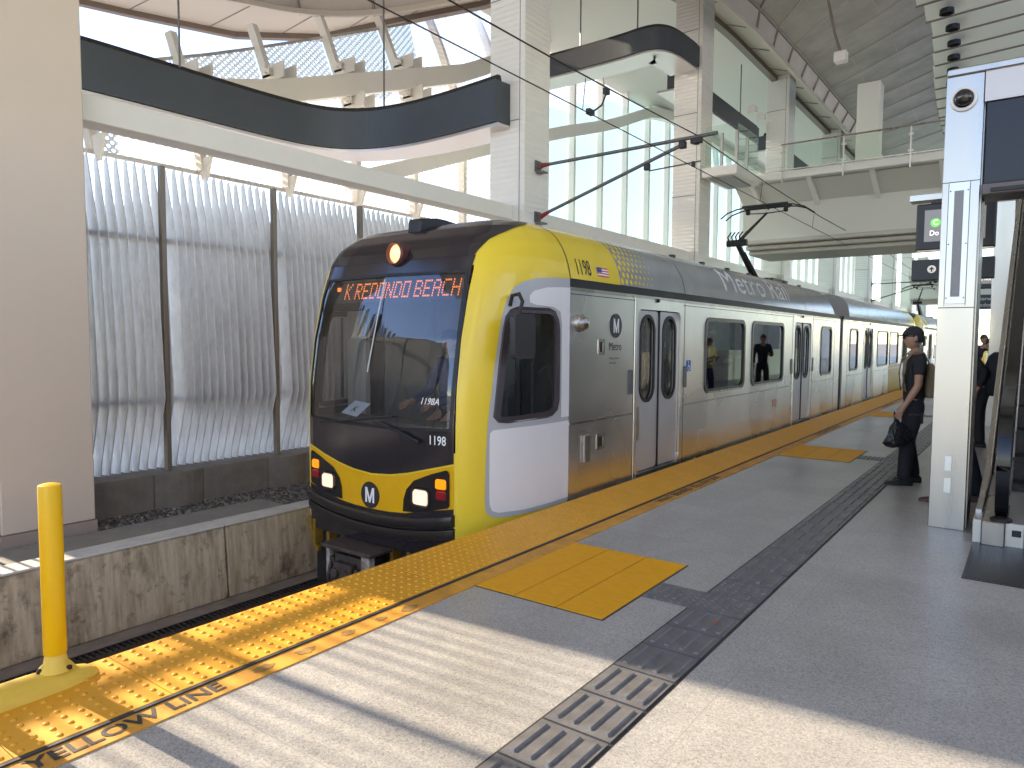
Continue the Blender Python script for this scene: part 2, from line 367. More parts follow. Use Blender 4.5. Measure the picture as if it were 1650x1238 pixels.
def text_bm(txt, size, bold=.0, width=1.0, align='CENTER', shear=0):
    c = bpy.data.curves.new('t', 'FONT'); c.body = txt; c.size = size; c.offset = bold*size; c.align_x = align; c.align_y = 'CENTER'; c.resolution_u = 3; c.shear = shear
    o = bpy.data.objects.new('t', c); COL.objects.link(o); dg = bpy.context.evaluated_depsgraph_get(); me = o.evaluated_get(dg).to_mesh()
    bm = bmesh.new(); bm.from_mesh(me); o.evaluated_get(dg).to_mesh_clear(); bpy.data.objects.remove(o); bpy.data.curves.remove(c)
    for v in bm.verts: v.co.x *= width
    return bm
def text(mb, txt, size, mp, bold=.012, width=1., step=None, off=(0, 0), align='CENTER', shear=0):
    bm = text_bm(txt, size, bold, width, align, shear)
    for v in bm.verts: v.co.x += off[0]; v.co.y += off[1]
    if step: mb.cutmap(bm, mp, step)
    else:
        bm.verts.index_update(); mb.add([mp(v.co.x, v.co.y) for v in bm.verts], [[v.index for v in f.verts] for f in bm.faces])
    bm.free(); return mb
def uv_yz(o, k=1.0):
    me = o.data; uv = me.uv_layers.new(name='uv')
    for l in me.loops: v = me.vertices[l.vertex_index].co; uv.data[l.index].uv = (v.y*k, v.z*k)
    return o
# ================================================================ SETTING
def struct(name, mb, m, **kw): return tag(mb.build(name, m, **kw), kind='structure')
YB, YF = -12.0, 95.0
struct('ground', MB().box(-900, 900, -900, 900, -1.6, -1.22), ground_m)
struct('platform', MB().box(-3.60, 9.0, YB, YF, -1.15, 0), terr)
struct('platform_edge_beam', MB().box(-3.652, -3.604, YB, YF, -1.1, -.006), conc)
struct('track_bed', MB().box(-6.66, -3.66, YB, YF, -1.2, -1.1), mat('track_slab', (.27, .22, .18), .9, var=.35, vs=3, bump=.2, bs=20))
struct('side_ground', MB().box(-9.4, -6.98, YB, YF, -1.2, -.60), gravelm)
# loose ballast on the verge
b = MB(); rg = random.Random(3)
for i in range(9000):
    y = 1.2+rg.random()**1.3*11; x = -8.93+rg.random()*1.93
    s = .012+.02*rg.random(); z = -.60
    q = [(x+s*rg.uniform(-1, 1.2), y+s*rg.uniform(-1.2, 1.2), z+s*rg.uniform(-.2, 1.3)) for _ in range(5)]
    b.add(q, [(0, 1, 2), (0, 2, 3), (0, 3, 1), (1, 3, 4), (1, 4, 2), (2, 4, 3)])
tag(b.build('gravel', mat('ballast_stone', (.34, .31, .28), .9, vcol=(.12, .105, .09), vs=30)), 'loose grey gravel between the barrier and the block wall', 'gravel', kind='stuff')
# rails
for x in (-5.7725, -4.3375):
    prof = [(-.035, .11), (.035, .11), (.035, .085), (.01, .075), (.01, .015), (.06, 0), (-.06, 0), (-.01, .015), (-.01, .075), (-.035, .085)]
    tag(MB().sweep([(x, YB, -1.1), (x, YF, -1.1)], prof).build('rail', mat('rail_steel', (.12, .08, .06), .5, metal=.7)), 'steel running rail below the '+('platform edge' if x > -5 else 'concrete barrier'), 'rail')
# drain grate along the slab
b = MB()
for i in range(int((14-YB)/.05)):
    y = YB+i*.05; b.box(-6.35, -6.18, y, y+.022, -1.098, -1.075)
b.box(-6.37, -6.35, YB, 14, -1.098, -1.072); b.box(-6.18, -6.16, YB, 14, -1.098, -1.072)
tag(b.build('drain_grate', darkm), 'long dark slotted drain grate at the foot of the concrete barrier', 'drain')
tag(MB().box(-6.155, -5.98, YB, YF, -1.1, -1.04).build('guard_rail', mat('dark_brown_timber', (.035, .022, .016), .7, var=.3, vs=8)), 'dark brown guard timber running beside the drain grate', 'guard rail')
# barrier wall segments (coping included)
segs = [(YB, -1.9), (-1.89, 4.07), (4.085, 10.1), (10.115, 16.1), (16.115, YF)]
bl = ['stained concrete barrier length behind the camera', 'long stained concrete barrier length left of the joint, under the white column', 'stained concrete barrier length right of the joint, running behind the train nose', 'stained concrete barrier length hidden beside the first car', 'stained concrete barrier length far beside the train']
for (y0, y1), l in zip(segs, bl):
    r_ = empty('concrete_barrier', l, 'barrier', 'concrete barrier lengths beside the track')
    w = MB(); pr = [(-6.65, -1.1), (-6.70, -.36), (-6.95, -.36), (-6.98, -1.1)]
    v = [(x, y, z) for y in (y0, y1) for x, z in pr]
    w.add(v, [(0, 1, 2, 3), (7, 6, 5, 4), (0, 4, 5, 1), (1, 5, 6, 2), (2, 6, 7, 3), (3, 7, 4, 0)]); w.build('wall', stc, r_, bevel=.012)
    MB().box(-6.97, -6.69, y0, y1, -.357, -.335).build('coping', conc_l, r_, bevel=.008)
# low block wall behind, one bowed block at each post
def lowwall(k):
    y0 = 4.83+1.67*k-1.67; sg = MB(); pts = []
    n = 7
    arc = [(-8.98+.10*math.sin(PI*i/n), y0-.33+.66*i/n) for i in range(n+1)]
    out = [(p[0], p[1]) for p in arc]
    a = MB(); v = [(x, y, z) for z in (-.62, -.15) for x, y in out+[(-9.5, y0+.33), (-9.5, y0-.33)]]; m = len(out)+2
    a.add(v, [tuple(range(m)), tuple(range(2*m-1, m-1, -1))]+[(i, (i+1) % m, (i+1) % m+m, i+m) for i in range(m)])
    return a, MB().box(-9.5, -8.98, y0+.336, y0+1.334, -.62, -.15)
for k in range(-6, 26):
    a, c = lowwall(k)
    tag(a.build('bowed_concrete_block', blockm, bevel=.008), 'low brown concrete block with a bowed face below a screen post', 'block', 'bowed blocks of the low wall')
    tag(c.build('concrete_block', blockm, bevel=.008), 'flat low brown concrete block between two bowed blocks', 'block', 'flat blocks of the low wall')
struct('ledge', MB().box(-11.0, -9.51, YB, 40, -1.2, -.18), mat('white_ledge', (.66, .64, .62), .7, var=.15, vs=3))

# louvre screens
def louvre(k):
    y1 = 4.83+1.67*k; y0 = y1-1.67
    r_ = empty('louvre_screen', 'tall grey louvre screen panel', 'screen', 'tall grey louvre screen panels along the track')
    prof = [(-.18, -9.37), (-.0, -9.34), (.78, -9.08), (.86, -9.08), (2.0, -9.15), (2.86, -9.22), (3.84, -9.405), (3.80, -9.47), (2.8, -9.47), (.8, -9.47), (-.18, -9.45)]
    b = MB(); n = 14; rr = random.Random(k)
    for i in range(n):
        y = y0+.13+i*(1.67-.17)/(n-1); j = rr.uniform(-.02, .02); tw = .03
        front = [(x, y+j*.2+(.035 if x > -9.4 else 0)*(1 if x > -9.4 else 0), z+(j if z > 3 else 0)) for z, x in prof]
        backv = [(x, yy+.012, z) for x, yy, z in front]; m = len(front)
        b.add(front+backv, [tuple(range(m)), tuple(range(2*m-1, m-1, -1))]+[(q, (q+1) % m, (q+1) % m+m, q+m) for q in range(m)])
    b.build('slats', louv, r_)
    MB().box(-9.22, -9.13, y1-.075, y1-.015, -.2, 3.80).build('post', postm, r_, bevel=.004)
    for z in (.74, 2.85): MB().box(-9.50, -9.44, y0, y1-.01, z, z+.07).build('rail', postm, r_)
    MB().box(-9.40, -9.02, y1-.17, y1-.01, -.175, -.165).build('foot_plate', galv, r_)
    return r_
lbl = {0: 'grey louvre screen panel nearest the white column, partly hidden by it', 1: 'grey louvre screen panel, second from the white column', 2: 'grey louvre screen panel, third from the white column, beside the train nose', 3: 'grey louvre screen panel just above the black roof of the train nose'}
for k in range(-6, 26):
    l = louvre(k)
    if k in lbl: l['label'] = lbl[k]; del l['group']
    else: l['label'] = 'tall grey louvre screen panel off to the side of the train'

# ---------------------------------------------------------------- columns
colbands = {0: 'broad cream square column at the left edge of the photo, in front of the louvre screens', 1: 'white square column rising behind the yellow train shoulder, with the first wire arm on it', 2: 'white square column right of the wire arms, left of the footbridge', 3: 'white square column seen above the footbridge railing, third beyond the cream one'}
for k in range(0, 9):
    y0 = 2.65+9.12*k; x1, x0 = -8.42, -9.30
    r_ = empty('white_column', colbands.get(k, 'far white square column beyond the footbridge'), 'column', None if k in colbands else 'far white columns beyond the footbridge')
    m = colw if k == 0 else colr; zb = -.60 if k == 0 else -.6
    MB().box(x0, x1, y0, y0+.9, zb+.16, 12.3).build('shaft', m, r_, bevel=.01)
    MB().box(x0-.012, x1+.012, y0-.012, y0+.912, zb, zb+.155).build('base_band', bandm, r_)
    if k:
        j = MB()
        for z in (2.15, 3.55, 6.0, 8.45, 10.9): j.box(x0-.004, x1-.13, y0-.004, y0+.1, z, z+.022)
        j.box(x1-.13, x1-.115, y0-.005, y0+.1, -.3, 12.2); j.build('panel_joint', mat('joint_grey', (.25, .23, .21), .8), r_)  # thin dark grey groove lines between the cladding panels
    if k: MB().box(x1-.3, x1-.16, y0-.10, y0-.005, 2.9, 3.15).build('light_fitting', galv, r_, bevel=.01)
tag(MB().box(-8.35, -7.35, 1.2, 5.6, -.62, -.565).build('concrete_pad', mat('pad_concrete', (.27, .25, .22), .8, var=.2, vs=4), bevel=.01), 'flat grey concrete pad at the foot of the cream column', 'pad')
tag(MB().box(-9.62, -9.54, 2.44, 2.52, -1.2, 9.5).build('shadow_pipe', galv), 'slim grey pipe added outside the screens beside the cream column for its thin shadow', 'pipe')  # added unseen caster for the thin dark stripe across the platform
# beam along the column line
for k in range(0, 8):
    y0 = 2.65+9.12*k+.91; y1 = y0+8.20
    o = MB().box(-9.05, -8.70, y0, y1, 4.03, 4.32).build('edge_beam', cream if k < 1 else white, bevel=.01)
    tag(o, {0: 'long white beam under the slate fascia, between the cream column and the next', 1: 'white beam just above the yellow roof of the train, between two columns'}.get(k, 'white beam between far columns'), 'beam', None if k in (0, 1) else 'far white beams between columns')
# added sun blocker shaped as a building, out of frame: it keeps the low sun off the far platform
sb = empty('sun_blocker', 'tall plain beige block added unseen beyond the cream column to hold back the sun', 'sun blocker')
MB().box(-23, -17.5, 1.78, 6.9, -1.2, 16).build('wall', mat('beige_render', (.45, .40, .33), .8, var=.1, vs=1), sb)
for z in (3, 7, 11): MB().box(-17.498, -17.44, 3.2, 5.2, z, z+1.5).build('window', mat('dark_pane', (.03, .04, .05), .15), sb)

# ---------------------------------------------------------------- curved glass facade behind the columns
AY = [0, 4, 7.85, 13, 14.2, 17, 19, 20.3, 22.2, 25, 30, 95]; AZ = [4.4, 4.9, 5.95, 7.8, 8.4, 10.15, 11.1, 11.6, 11.95, 11.7, 10.9, 10.9]
BYs = [9, 10.5, 14.2, 17, 19.7, 22.5, 25, 30, 95]; BZs = [4.5, 5.05, 6.4, 7.35, 8.2, 9.3, 9.7, 9.6, 9.6]
TY = [0, 5, 7.4, 11.5, 15.6, 18, 19.5, 20.5, 22, 25, 30, 95]; TZ = [5.2, 5.7, 6.7, 8.6, 10.6, 11.8, 12.4, 12.2, 12.25, 12.0, 11.2, 11.2]
def zA(y): return interp(y, AY, AZ)
def zT(y): return interp(y, TY, TZ)
FS = 1.4
def rescale(o):
    for v in o.data.vertices: v.co = (v.co.x*FS, v.co.y*FS, 1.6+(v.co.z-1.6)*FS)
    return o
def fx(y, z):
    t = max(0, (z-(zA(y)-1.3)))/3.2; return -11.35-1.25*min(1.3, t)**1.3
fac = empty('glass_facade', 'curved white ribbed facade of perforated and pale glass panels behind the columns', 'facade')
pitch = 1.65
for k in range(-2, 32):
    y = 8.2+pitch*k; zb = 4.35 if y < 12.5 else 0
    if k > 22 and k % 2: pass
    zt = zT(y)+.45; zs = [zb+(zt-zb)*i/8 for i in range(9)]
    b = MB(); v = []
    for z in zs:
        x = fx(y, z)
        v += [(x+.02, y-.055, z), (x+.02, y+.055, z), (x+.22, y+.055, z), (x+.22, y-.055, z)]
    f = [(i*4+a, i*4+(a+1) % 4, i*4+4+(a+1) % 4, i*4+4+a) for i in range(8) for a in range(4)]+[(0, 3, 2, 1), (32, 33, 34, 35)]
    b.add(v, f); rescale(b.build('rib', cream if y < 14 else white, fac))
    # panel between this rib and the next
    ya, yb = y+.06, y+pitch-.06; cut = None if y < 14 else interp(y, BYs, BZs)+.9
    def pan(z0a, z0b, z1a, z1b, m, nm):
        n = 6; b = MB(); v = []
        for i in range(n+1):
            for yy, a0, a1 in ((ya, z0a, z1a), (yb, z0b, z1b)):
                z = a0+(a1-a0)*i/n; v.append((fx(yy, z), yy, z))
        b.add(v, [(2*i, 2*i+1, 2*i+3, 2*i+2) for i in range(n)]); o = b.build(nm, m, fac, fix=False); uv_yz(o); return rescale(o)
    if cut is None:
        zb2 = 4.35; pan(zb2, zb2, zT(ya), zT(yb), perf, 'perforated_panel')
    else:
        pan(0, 0, cut, cut+.2, teal, 'glass_panel')
        if zT(ya) > cut+.4: pan(cut+.03, cut+.23, zT(ya), zT(yb), perf, 'perforated_panel')
    # top rail piece
def arch(ys, zf, dx, h, w, nm, m, y0, y1, n=60):
    pts = [(fx(y0+(y1-y0)*i/n, zf(y0+(y1-y0)*i/n))+dx, y0+(y1-y0)*i/n, zf(y0+(y1-y0)*i/n)) for i in range(n+1)]
    return rescale(MB().sweep(pts, [(-w/2, -h/2), (w/2, -h/2), (w/2, h/2), (-w/2, h/2)]).build(nm, m, fac))
arch(AY, zA, .55, .42, .35, 'arch_beam', cream, 4.5, 55)
arch(BYs, lambda y: interp(y, BYs, BZs), .45, .34, .3, 'arch_beam', white, 9.4, 55)
arch(TY, zT, .04, .06, .06, 'top_rail', alu, 4.6, 55)
for k in range(-2, 3):
    y = 8.2+pitch*k
    for dz in (-.36, .36):
        z = zA(y)+dz; b = MB(); x = fx(y, z)
        for s in (-.14, .12): b.box(x+.30, x+.78, y+s, y+s+.03, z-.14, z+.14)
        b.box(x+.3, x+.5, y-.24, y+.15, z-.10, z-.07); b.box(x+.3, x+.5, y-.24, y-.21, z-.10, z+.08)
        for q in (-.05, .05): b.lathe((x+.45, y-.15, z+q), [(.02, -.16), (.02, .16)], 6, 1)
        rescale(b.build('bracket', cream, fac))
    rescale(MB().add([(-11.3, y-.025, 4.55), (-10.95, y-.025, 4.55), (-11.1, y-.025, 4.18), (-11.22, y-.025, 4.18), (-11.3, y+.025, 4.55), (-10.95, y+.025, 4.55), (-11.1, y+.025, 4.18), (-11.22, y+.025, 4.18)], [(0, 1, 2, 3), (7, 6, 5, 4), (0, 4, 5, 1), (1, 5, 6, 2), (2, 6, 7, 3), (3, 7, 4, 0)]).build('hanger', cream, fac))
# strut between the facade foot and the beam
fb = MB()
for k in range(5, 30, 3):
    pass
# bottom eave strip over the screens
o = MB().sweep([(-11.35, 4.5, 4.33), (-11.35, 13, 4.33)], [(-.03, -.03), (.03, -.03), (.03, .03), (-.03, .03)]).build('eave_rail', alu, fac); rescale(o)

# ---------------------------------------------------------------- slate fascias
def fascia(pts, z0, z1, label, w=.55, tex=True):
    r_ = empty('slate_fascia', label, 'fascia'); P = chaikin(pts, 3)
    MB().sweep([(x, y, z0) for x, y in P], [(-w, 0), (.04, 0), (.04, z1-z0), (-w, z1-z0)]).build('body', slate, r_)
    MB().sweep([(x, y, z0-.07) for x, y in P], [(-w-.35, 0), (-.03, 0), (-.03, .06), (-w-.35, .06)]).build('soffit', alu, r_)
    MB().sweep([(x, y, z1+.004) for x, y in P], [(-.16, 0), (-.02, 0), (-.04, .10), (-.12, .10)]).build('cable_tray', darkm, r_)
    return r_, P
f1, P1 = fascia([(-13.7, 4.9), (-13.55, 5.7), (-13.5, 7.6), (-13.45, 9.4), (-13.25, 10.6), (-12.6, 11.25), (-11.6, 11.5), (-10.3, 11.5), (-8.82, 11.36)], 5.92, 6.73, 'long dark slate fascia sweeping in a curve from the cream column to the white column')
f2, P2 = fascia([(-14.5, 18.6), (-12.5, 18.75), (-10.2, 18.75), (-9.1, 18.6), (-8.65, 18.9), (-8.5, 19.6), (-8.47, 20.7)], 9.72, 10.3, 'dark slate fascia rising to a rounded end at the second white column')
f3, P3 = fascia([(-9.6, 21.9), (-9.6, 26), (-9.6, 29.9)], 9.72, 10.3, 'straight dark slate fascia beyond the second white column', w=.4)
f4, P4 = fascia([(-9.6, 31.1), (-9.6, 35), (-9.6, 39.0)], 9.72, 10.3, 'straight dark slate fascia beyond the third white column', w=.4)
for (x, y, z) in ((-13.4, 7.4, 6.75), (-12.2, 11.55, 6.75), (-11.5, 18.95, 10.3), (-9.6, 18.95, 10.3), (-9.7, 23.5, 10.3), (-9.7, 28, 10.3)):
    tag(MB().tube([(x, y, z), (x, y, 12.3)], .022, 6).build('hanger_rod', galv), 'thin steel rod holding up the '+('curved slate fascia nearest the cream column' if z < 7 else 'far slate fascias'), 'rod', 'hanger rods of the slate fascias')
for y in (22.2, 27.5, 28.6):
    tag(MB().box(-9.25, -8.95, y, y+.3, 10.25, 10.5).build('loudspeaker', white, bevel=.02), 'small white loudspeaker box on the straight slate fascia', 'loudspeaker', 'small boxes on the slate fascia')

# ---------------------------------------------------------------- canopy roof
can = empty('canopy_roof', 'brown mesh station canopy with cream soffit and pale ceiling fins overhead', 'roof')
Bp = [(-24, 6), (-19.4, 10.2), (-18.4, 11.8), (-17.6, 13.4), (-15.9, 14.7), (-13.2, 15.5), (-11.0, 16.0), (-8.8, 17.4), (-7.5, 19.2), (-7.3, 22.3), (-7.3, 23.95), (-7.3, 25.6), (-7.3, 27.25), (-7.3, 28.9), (-7.3, 30.55), (-7.3, 32.2), (-7.3, 33.85), (-7.3, 35.5), (-7.3, 37.1), (-7.3, 38.8), (-7.3, 42), (-7.3, 48), (-7.3, 56), (-7.3, 90)]
Sp = [(-28, 4), (-25.2, 9.6), (-24.4, 11.8), (-23.1, 14.8), (-20.8, 16.7), (-17.9, 17.3), (-14.6, 18.1), (-12.5, 18.3), (-10.6, 19.3), (-9.5, 20.8), (-9.1, 22.6), (-9.0, 25), (-9, 90)]
Ip = [(-14, -9), (-12.5, -6), (-11.3, -3), (-10.2, 0), (-9.2, 3), (-8.2, 6), (-7.2, 9), (-6, 12), (-5, 15), (-4.2, 18), (-3.7, 20.5), (-3.4, 23), (-3.2, 25.5), (-3.15, 27.5), (-3.3, 29.5), (-3.5, 31.5), (-3.7, 33.5), (-3.85, 35.5), (-3.95, 37.5), (-4.05, 40), (-4.1, 43), (-4.2, 49), (-4.3, 57), (-4.4, 90)]
SpR = []  # resample the outer edge to the number of lip points
import bisect as _b
def resample(P, n):
    L = [0]
    for a, b_ in zip(P, P[1:]): L.append(L[-1]+math.dist(a, b_))
    out = []
    for i in range(n):
        d = L[-1]*i/(n-1); j = min(len(P)-2, max(0, _b.bisect(L, d)-1)); t = (d-L[j])/(L[j+1]-L[j]); out.append((P[j][0]+(P[j+1][0]-P[j][0])*t, P[j][1]+(P[j+1][1]-P[j][1])*t))
    return out
Bs = chaikin(Bp[:9], 2)+Bp[9:]
n = 80; A_, C_ = resample(Bs, n), resample(Sp, n)
MB().add([(x, y, 12.28) for x, y in C_]+[(x+.35, y, 12.28) for x, y in A_]+[(x, y, 12.5) for x, y in C_]+[(x+.35, y, 12.5) for x, y in A_],
         [(i, i+1, n+i+1, n+i) for i in range(n-1)]+[(2*n+i, 2*n+i+1, 3*n+i+1, 3*n+i) for i in range(n-1)]).build('soffit', soff, can, fix=False)
MB().sweep([(x, y, 12.1) for x, y in Sp], [(-.14, 0), (.1, 0), (.1, .5), (-.14, .5)]).build('outer_fascia', mat('fascia_brown', (.20, .155, .13), .5, metal=.3), can)
for i in range(1, n-1, 2):
    if C_[i][1] < 60: MB().tube([(C_[i][0], C_[i][1], 12.27), (A_[i][0]+.3, A_[i][1], 12.27)], .018, 4).build('soffit_joint', lipm, can)
MB().sweep([(x, y, 10.93) for x, y in Bs], [(-.05, 0), (.07, 0), (.07, .14), (-.05, .14)]).build('bottom_rail', soff, can)
NB = len(Bp)
for i in range(NB-1):
    (x0, y0), (x1, y1) = Bp[i], Bp[i+1]; (u0, w0), (u1, w1) = Ip[i], Ip[i+1]
    def off(P, Q, d): v = Vector((Q[0]-P[0], Q[1]-P[1])); v.normalize(); return (P[0]+v.x*d, P[1]+v.y*d)
    a, b_ = off(Bp[i], Ip[i], .3), off(Bp[i+1], Ip[i+1], .3)
    MB().add([(x0, y0, 11.0), (x1, y1, 11.0), (*b_, 11.55), (*a, 11.55)], [(0, 1, 2, 3)]).build('lip_panel', mat('lip_mesh', (.46, .41, .37), .45, metal=.3, var=.1, vs=2), can, fix=False)
    MB().add([(*a, 11.55), (*b_, 11.55), (u1, w1, 12.52), (u0, w0, 12.52)], [(0, 1, 2, 3)]).build('mesh_panel', brownmesh, can, fix=False)
    MB().tube([(x0, y0, 10.95), (*a, 11.54)], .045, 6).build('lip_frame', lipm, can)
    MB().tube([(*a, 11.53), (*b_, 11.53)], .045, 6).build('lip_frame', lipm, can)
    MB().tube([(*a, 11.545), (u0, w0, 12.50)], .02 if i > 9 else .04, 6).build('ceiling_joint', soff if i > 9 else lipm, can)
for f_, sc in ((.35, 1), (.68, 1)):
    for i in range(8, NB-2):
        p = tuple(Bp[i][k]+(Ip[i][k]-Bp[i][k])*f_ for k in range(2)); q = tuple(Bp[i+1][k]+(Ip[i+1][k]-Bp[i+1][k])*f_ for k in range(2))
        MB().tube([(*p, 11.5+1.0*f_), (*q, 11.5+1.0*f_)], .014, 4).build('ceiling_joint', soff, can)
MB().box(-16, -2.6, -14, 96, 12.95, 13.15).build('roof_deck', mat('roof_deck_white', (.6, .58, .54), .8), can)  # slab above the mesh, out of view, put in for shade
I2 = [p for p in Ip]
MB().add([(x, y, 12.9) for x, y in I2[:12]]+[(12, y, 12.9) for x, y in I2[:12]], [(i, i+1, 12+i+1, 12+i) for i in range(11)]).build('ceiling_backing', finm, can, fix=False)
for k in range(-4, 34):
    y = 27.6+1.45*k-.4
    if y < 20: continue
    x0 = interp(y, [p[1] for p in Ip], [p[0] for p in Ip])-.15
    v = [(x0, y, 12.45), (12, y-1.3, 12.85), (12, y-.0, 12.35), (x0, y+1.3, 11.95), (x0, y, 12.5), (12, y-1.3, 12.9), (12, y-.0, 12.4), (x0, y+1.3, 12.0)]
    MB().add(v, [(0, 1, 2, 3), (4, 7, 6, 5), (0, 4, 5, 1), (1, 5, 6, 2), (2, 6, 7, 3), (3, 7, 4, 0)]).build('ceiling_fin', finm, can)
    MB().tube([(x0-.02, y+1.3, 11.93), (12, y, 12.33)], .035, 4).build('fin_edge', lipm, can)
    if k < 12 and y > 22:
        o = MB().lathe((x0+.62, y+.75, 11.86), [(.20, .14), (.21, 0), (.17, 0), (.16, .1), (0, .1)], 20).build('downlight', blackm, smooth=40)
        tag(o, 'round black downlight between the pale ceiling fins', 'downlight', 'black downlights between the ceiling fins')
c = empty('ceiling_camera', 'small white camera hanging on an arm from the brown mesh ceiling', 'camera')
MB().box(-4.95, -4.62, 21.8, 22.1, 9.42, 9.72).build('housing', white, c, bevel=.03)
MB().tube([(-4.8, 21.95, 9.7), (-5.1, 22.5, 10.5), (-5.4, 22.6, 11.9)], .04, 8).build('arm', lipm, c)

# ---------------------------------------------------------------- footbridges
def bridge(y, label):
    r_ = empty('footbridge', label, 'footbridge', None, (0, y, 0))
    MB().box(-8.2, 9, 0, 5.0, 6.62, 6.86).build('deck', white, r_, bevel=.02)
    MB().add([(-8.2, .35, 6.6), (9, .35, 6.6), (9, 1.3, 6.1), (-8.2, 1.3, 6.1), (-8.2, 1.3, 4.95), (9, 1.3, 4.95), (9, 1.35, 4.95), (-8.2, 1.35, 4.95)], [(0, 1, 2, 3), (3, 2, 5, 4)]).build('girder_face', mat('bridge_cream', (.62, .60, .55), .5), r_, fix=False)
    MB().box(-8.2, 9, 1.32, 4.6, 4.98, 6.6).build('girder', white, r_)
    for i, z in enumerate((4.97, 4.82, 4.68)):
        MB().box(-8.2, 9, 1.25+.3*i, 4.2, z-.13, z).build('girder_ledge', mat('bridge_soffit', (.50, .46, .41), .5), r_, bevel=.02)
    for x in [-7.6+1.75*k for k in range(10)]:
        MB().add([(x-.06, .02, 6.61), (x+.06, .02, 6.61), (x+.06, 1.3, 5.95), (x-.06, 1.3, 5.95), (x-.06, 1.3, 6.2), (x+.06, 1.3, 6.2), (x-.06, .02, 6.72), (x+.06, .02, 6.72)],
                 [(0, 1, 2, 3), (0, 3, 4, 6), (1, 7, 5, 2), (4, 5, 7, 6)]).build('bracket', white, r_)
    for k in range(8):
        x = -6.6+1.75*k
        b = MB().box(x-.02, x+.02, -.02, .02, 6.5, 7.68)
        for z in (6.95, 7.4): b.box(x-.07, x+.07, -.01, .045, z, z+.05)
        b.build('railing_post', steel_p, r_)
        MB().box(x+.05, x+1.70, .03, .042, 6.9, 7.62).build('glass_panel', clearg, r_)
    MB().tube([(-6.65, 0, 7.66), (9, 0, 7.66)], .028, 8).build('handrail', steel_p, r_)
    MB().box(-6.7, 9, -.03, .03, 6.87, 6.90).build('deck_edge', steel_p, r_)
    return r_
bridge(23.0, 'white footbridge with glass railing crossing above the train')
b2 = bridge(62.0, 'far white footbridge crossing at the end of the station')
land = empty('stair_landing', 'white landing with glass screens joining the footbridge to the second column', 'landing')
MB().box(-8.38, -7.3, 20.9, 23.0, 6.50, 6.78).build('deck', white, land, bevel=.02)
MB().box(-8.2, -7.5, 21.1, 22.8, 6.46, 6.498).build('grille', mat('grille_grey', (.3, .3, .29), .6), land)
for x, y in ((-7.8, 21.0), (-7.35, 21.0), (-7.35, 21.9)):
    MB().box(x-.04, x+.04, y-.04, y+.04, 6.78, 7.75).build('railing_post', steel_p, land)
for x0, x1, y0, y1 in ((-8.3, -7.4, 20.99, 21.005), (-7.36, -7.345, 21.05, 22.95)):
    MB().box(x0, x1, y0, y1, 6.85, 8.0).build('glass_panel', clearg, land)
tag(MB().box(-4.85, -4.2, 24.6, 25.2, 6.88, 9.6).build('lift_mast', mat('mast_white', (.72, .72, .68), .4), bevel=.02), 'tall pale box mast standing on the footbridge behind its railing', 'mast')

# ---------------------------------------------------------------- overhead line
def wire(pts, r_, name, label): return tag(MB().tube(pts, r_, 6).build(name, wirem), label, 'wire')
wire([(-5.05, -8, 4.70), (-5.05, 12.1, 4.68), (-5.02, 30.2, 4.66), (-5.08, 48.6, 4.68), (-5.05, 90, 4.68)], .0075, 'contact_wire', 'lower overhead wire running above the train towards the footbridge')
mp_ = []
for a, b_ in ((-6, 12.2), (12.2, 30.4), (30.4, 48.6), (48.6, 90)):
    for i in range(8):
        t = i/8; mp_.append((-5.0, a+(b_-a)*t, 5.22-.28*4*t*(1-t)*.6))
wire(mp_+[(-5.0, 90, 5.2)], .010, 'messenger_wire', 'upper overhead wire running above the train towards the footbridge')
for i, y in enumerate((8.4, 16, 20.5, 26, 34, 38.5, 43)):
    t = ((y+6) % 18.2)/18.2
    tag(MB().tube([(-5.05, y, 4.69), (-5.01, y, 5.2-.28*4*t*(1-t)*.6)], .006, 5).build('dropper', wirem), 'short dropper between the two overhead wires', 'dropper', 'droppers between the overhead wires')
jp = MB().tube([(-5.0, 8.95, 5.08), (-4.93, 8.8, 4.95), (-4.93, 8.7, 4.8), (-5.04, 8.6, 4.69)], .013, 6)
jp.box(-5.03, -4.97, 8.9, 9.0, 5.03, 5.11); jp.box(-5.08, -5.02, 8.53, 8.67, 4.67, 4.74)
tag(jp.build('jumper_cable', darkm), 'looped black jumper cable clamped between the two overhead wires', 'cable')
